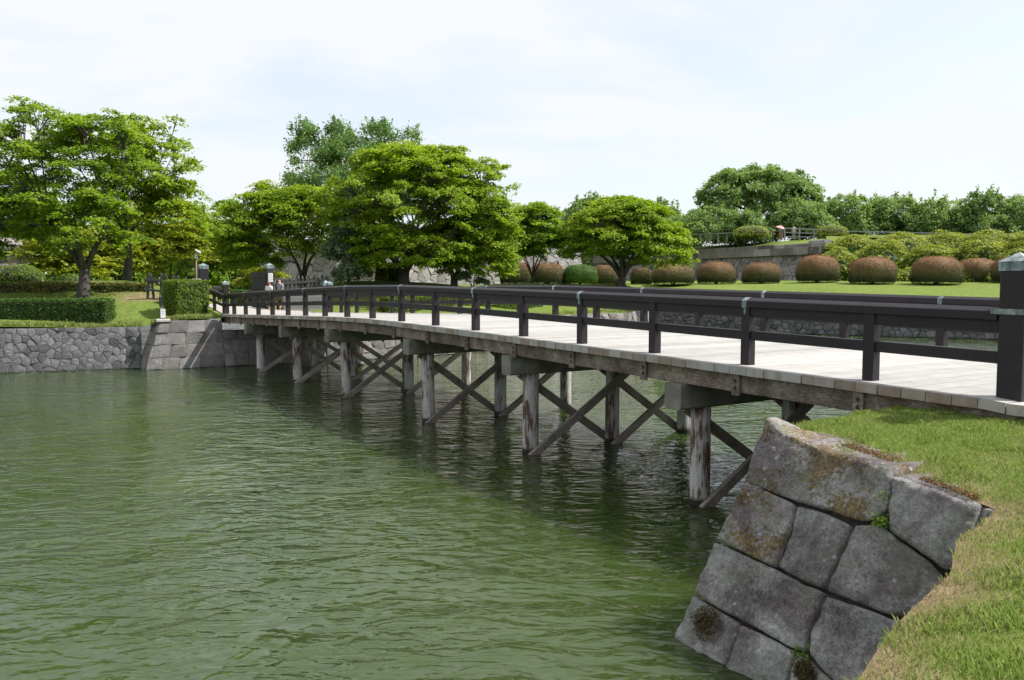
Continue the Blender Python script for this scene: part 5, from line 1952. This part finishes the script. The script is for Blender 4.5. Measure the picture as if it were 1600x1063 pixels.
terrace_rail('low brown post and rail fence on the terrace left of the people', [1080, 1095, 1109, 1122, 1136, 1150, 1164, 1180, 1196, 1208, 1222], 101, 99, (367, 361), (377, 372), M['grey_wood'], 1)
terrace_rail('grey three rail fence beside the people on the rampart', [1226, 1249, 1272, 1290], 98, 98, (357, 360), (372, 373), M['grey_metal'], 3)
terrace_rail('long grey two rail fence above the azaleas', [1322, 1360, 1400, 1440, 1480, 1520, 1560, 1600, 1650], 99, 93, (361.5, 369), (376, 384), M['grey_metal'], 2)

# ------------------------------------------------------------------ people
def skin_mesh(name, nodes, edges, mat, parent, sub=1, rootv=0):
    """nodes: (x,y,z,rx,ry); one continuous surface"""
    me = bpy.data.meshes.new(name)
    me.from_pydata([n_[:3] for n_ in nodes], edges, [])
    o = link(name, me, None, parent)
    sk = o.modifiers.new('skin', 'SKIN'); sk.use_smooth_shade = True
    sd_ = me.skin_vertices[0].data
    for i, n_ in enumerate(nodes):
        sd_[i].radius = (n_[3], n_[4])
    sd_[rootv].use_root = True
    ss = o.modifiers.new('sub', 'SUBSURF'); ss.levels = sub; ss.render_levels = sub
    me.materials.append(mat)
    return o


def person(label, loc, rz, h, top, bottom, hair, pose='stand', skirt=False, long_hair=False, group=None, hold=False):
    k = h / 1.7
    ro_ = root('person', loc, label, 'person', group)
    ro_.rotation_euler = (0, 0, rz)
    st = .16 if pose == 'walk' else .03
    hand_l = (-.25, -.16, .82) if not hold else (-.16, -.25, 1.12)
    S = [(0, 0, .92, .14, .10), (0, 0, 1.12, .125, .09), (0, 0, 1.33, .15, .10), (0, 0, 1.45, .06, .06), (0, -.01, 1.54, .075, .085), (0, -.01, 1.66, .062, .078),
         (-.19, 0, 1.39, .055, .055), (-.24, .02, 1.12, .042, .042), (*hand_l, .034, .034), (.19, 0, 1.39, .055, .055), (.24, .02, 1.12, .042, .042), (.25, -.10, .84, .034, .034),
         (-.09, 0, .86, .09, .09), (-.10, -st, .48, .062, .066), (-.10, st * .9 - .0, .08, .042, .045), (-.10, st - .12, .03, .036, .03),
         (.09, 0, .86, .09, .09), (.10, st * .6, .48, .062, .066), (.10, -st + .02, .08, .042, .045), (.10, -st - .10, .03, .036, .03)]
    S = [tuple(x * k for x in q) for q in S]
    Ed = [(0, 1), (1, 2), (2, 3), (3, 4), (4, 5), (2, 6), (6, 7), (7, 8), (2, 9), (9, 10), (10, 11), (0, 12), (12, 13), (13, 14), (14, 15), (0, 16), (16, 17), (17, 18), (18, 19)]
    skin_mesh('body', S, Ed, M['skin'], ro_, 1)
    e = .018 * k
    T = [S[0], S[1], S[2], (S[3][0], S[3][1], S[3][2] - .03 * k, .07 * k, .07 * k), S[6], tuple(a + (b - a) * .75 for a, b in zip(S[6], S[7])), S[9], tuple(a + (b - a) * .75 for a, b in zip(S[9], S[10]))]
    T = [(*q[:3], q[3] + e, q[4] + e) for q in T]
    skin_mesh('shirt', T, [(0, 1), (1, 2), (2, 3), (2, 4), (4, 5), (2, 6), (6, 7)], top, ro_, 1)
    if skirt:
        m = MB(); m.lathe((0, 0, 0), [(.16 * k, .98 * k), (.19 * k, .85 * k), (.25 * k, .52 * k), (.24 * k, .5 * k)], 14)
        m.build('skirt', bottom, ro_, True)
    else:
        B_ = [S[0], S[12], S[13], S[16], S[17]]
        B_ = [(*q[:3], q[3] + e * 1.2, q[4] + e * 1.2) for q in B_]
        skin_mesh('shorts', B_, [(0, 1), (1, 2), (0, 3), (3, 4)], bottom, ro_, 1)
    H_ = [(0, .02 * k, 1.60 * k, .088 * k, .095 * k), (0, .01 * k, 1.68 * k, .075 * k, .085 * k)]
    if long_hair:
        H_ = [(0, .05 * k, 1.38 * k, .085 * k, .05 * k), (0, .045 * k, 1.50 * k, .10 * k, .075 * k)] + H_
    skin_mesh('hair', H_, [(i, i + 1) for i in range(len(H_) - 1)], hair, ro_, 1)
    return ro_


def parasol(label, c, r, tilt, mat):
    ro_ = root('parasol', c, label, 'parasol')
    prof = [(r, -.28 * r), (r * .8, -.1 * r), (r * .5, .08 * r), (.03, .2 * r)]
    m = MB(); k = 8
    vs_ = [Vector((q * math.cos(2 * math.pi * j / k), q * math.sin(2 * math.pi * j / k), z)) for q, z in prof for j in range(k)]
    fs_ = [(i * k + j, i * k + (j + 1) % k, (i + 1) * k + (j + 1) % k, (i + 1) * k + j) for i in range(3) for j in range(k)] + [tuple(range(24, 32))]
    m.add(vs_, fs_); m.build('canopy', mat, ro_)
    m = MB(); m.tube([Vector((0, 0, .26 * r)), Vector((0, 0, -1.25 * r))], [.012, .012], 6); m.build('shaft', M['steel'], ro_)
    ro_.rotation_euler = tilt
    return ro_


f = on_level(421, 489, 2.25)
f = bp(37.2, 2.35); f.z = 2.26
f = spot(421, 488, 42.5); f.z = gz(f) + .03
person('woman with long red brown hair and white top walking off the bridge towards the gate', f, math.pi - .5, 1.58, M['white_cloth'], M['black_cloth'], M['red_hair'], 'walk', False, True)
m = MB(); c = f + Vector((.10, -.17, .88)); m.bar(c - UP * .13, c + UP * .13, .22, .09, Vector((1, .3, 0)), .03)
tag(m.build('shoulder_bag', M['black']), 'black bag carried by the woman in the white top', 'bag')
f = spot(437, 488, 43.2); f.z = gz(f) + .03
person('man in lavender grey shirt and khaki shorts beside the woman at the bridge end', f, math.pi - .4, 1.72, M['grey_cloth'], M['khaki_cloth'], M['dark_hair'], 'walk')
f = spot(343, 476, 66); f.z = gz(f)
pz = f.z
person('person in dark clothes under the cream parasol beyond the gate', f, .3, 1.35, M['black_cloth'], M['black_cloth'], M['dark_hair'], 'stand', False, False, None, True)
parasol('cream parasol held by the person beyond the gate', flat(spot(343, 456, 65.8), pz + 1.42), .62, (R(-18), R(12), 0), M['parasol'])
f = spot(1219, 375.5, 99.5)
person('person in orange skirt under a pink parasol on the rampart', f, .2, 1.6, M['white_cloth'], M['orange_cloth'], M['dark_hair'], 'stand', True, False, None, True)
parasol('pale pink parasol held by the person in the orange skirt', spot(1220, 354.5, 99.3), .62, (R(12), R(14), 0), M['pink_cloth'])
f = spot(1240, 373.5, 100)
person('person in white top and pale shorts behind the grey rampart fence', f, -.3, 1.62, M['white_cloth'], M['grey_cloth'], M['dark_hair'])
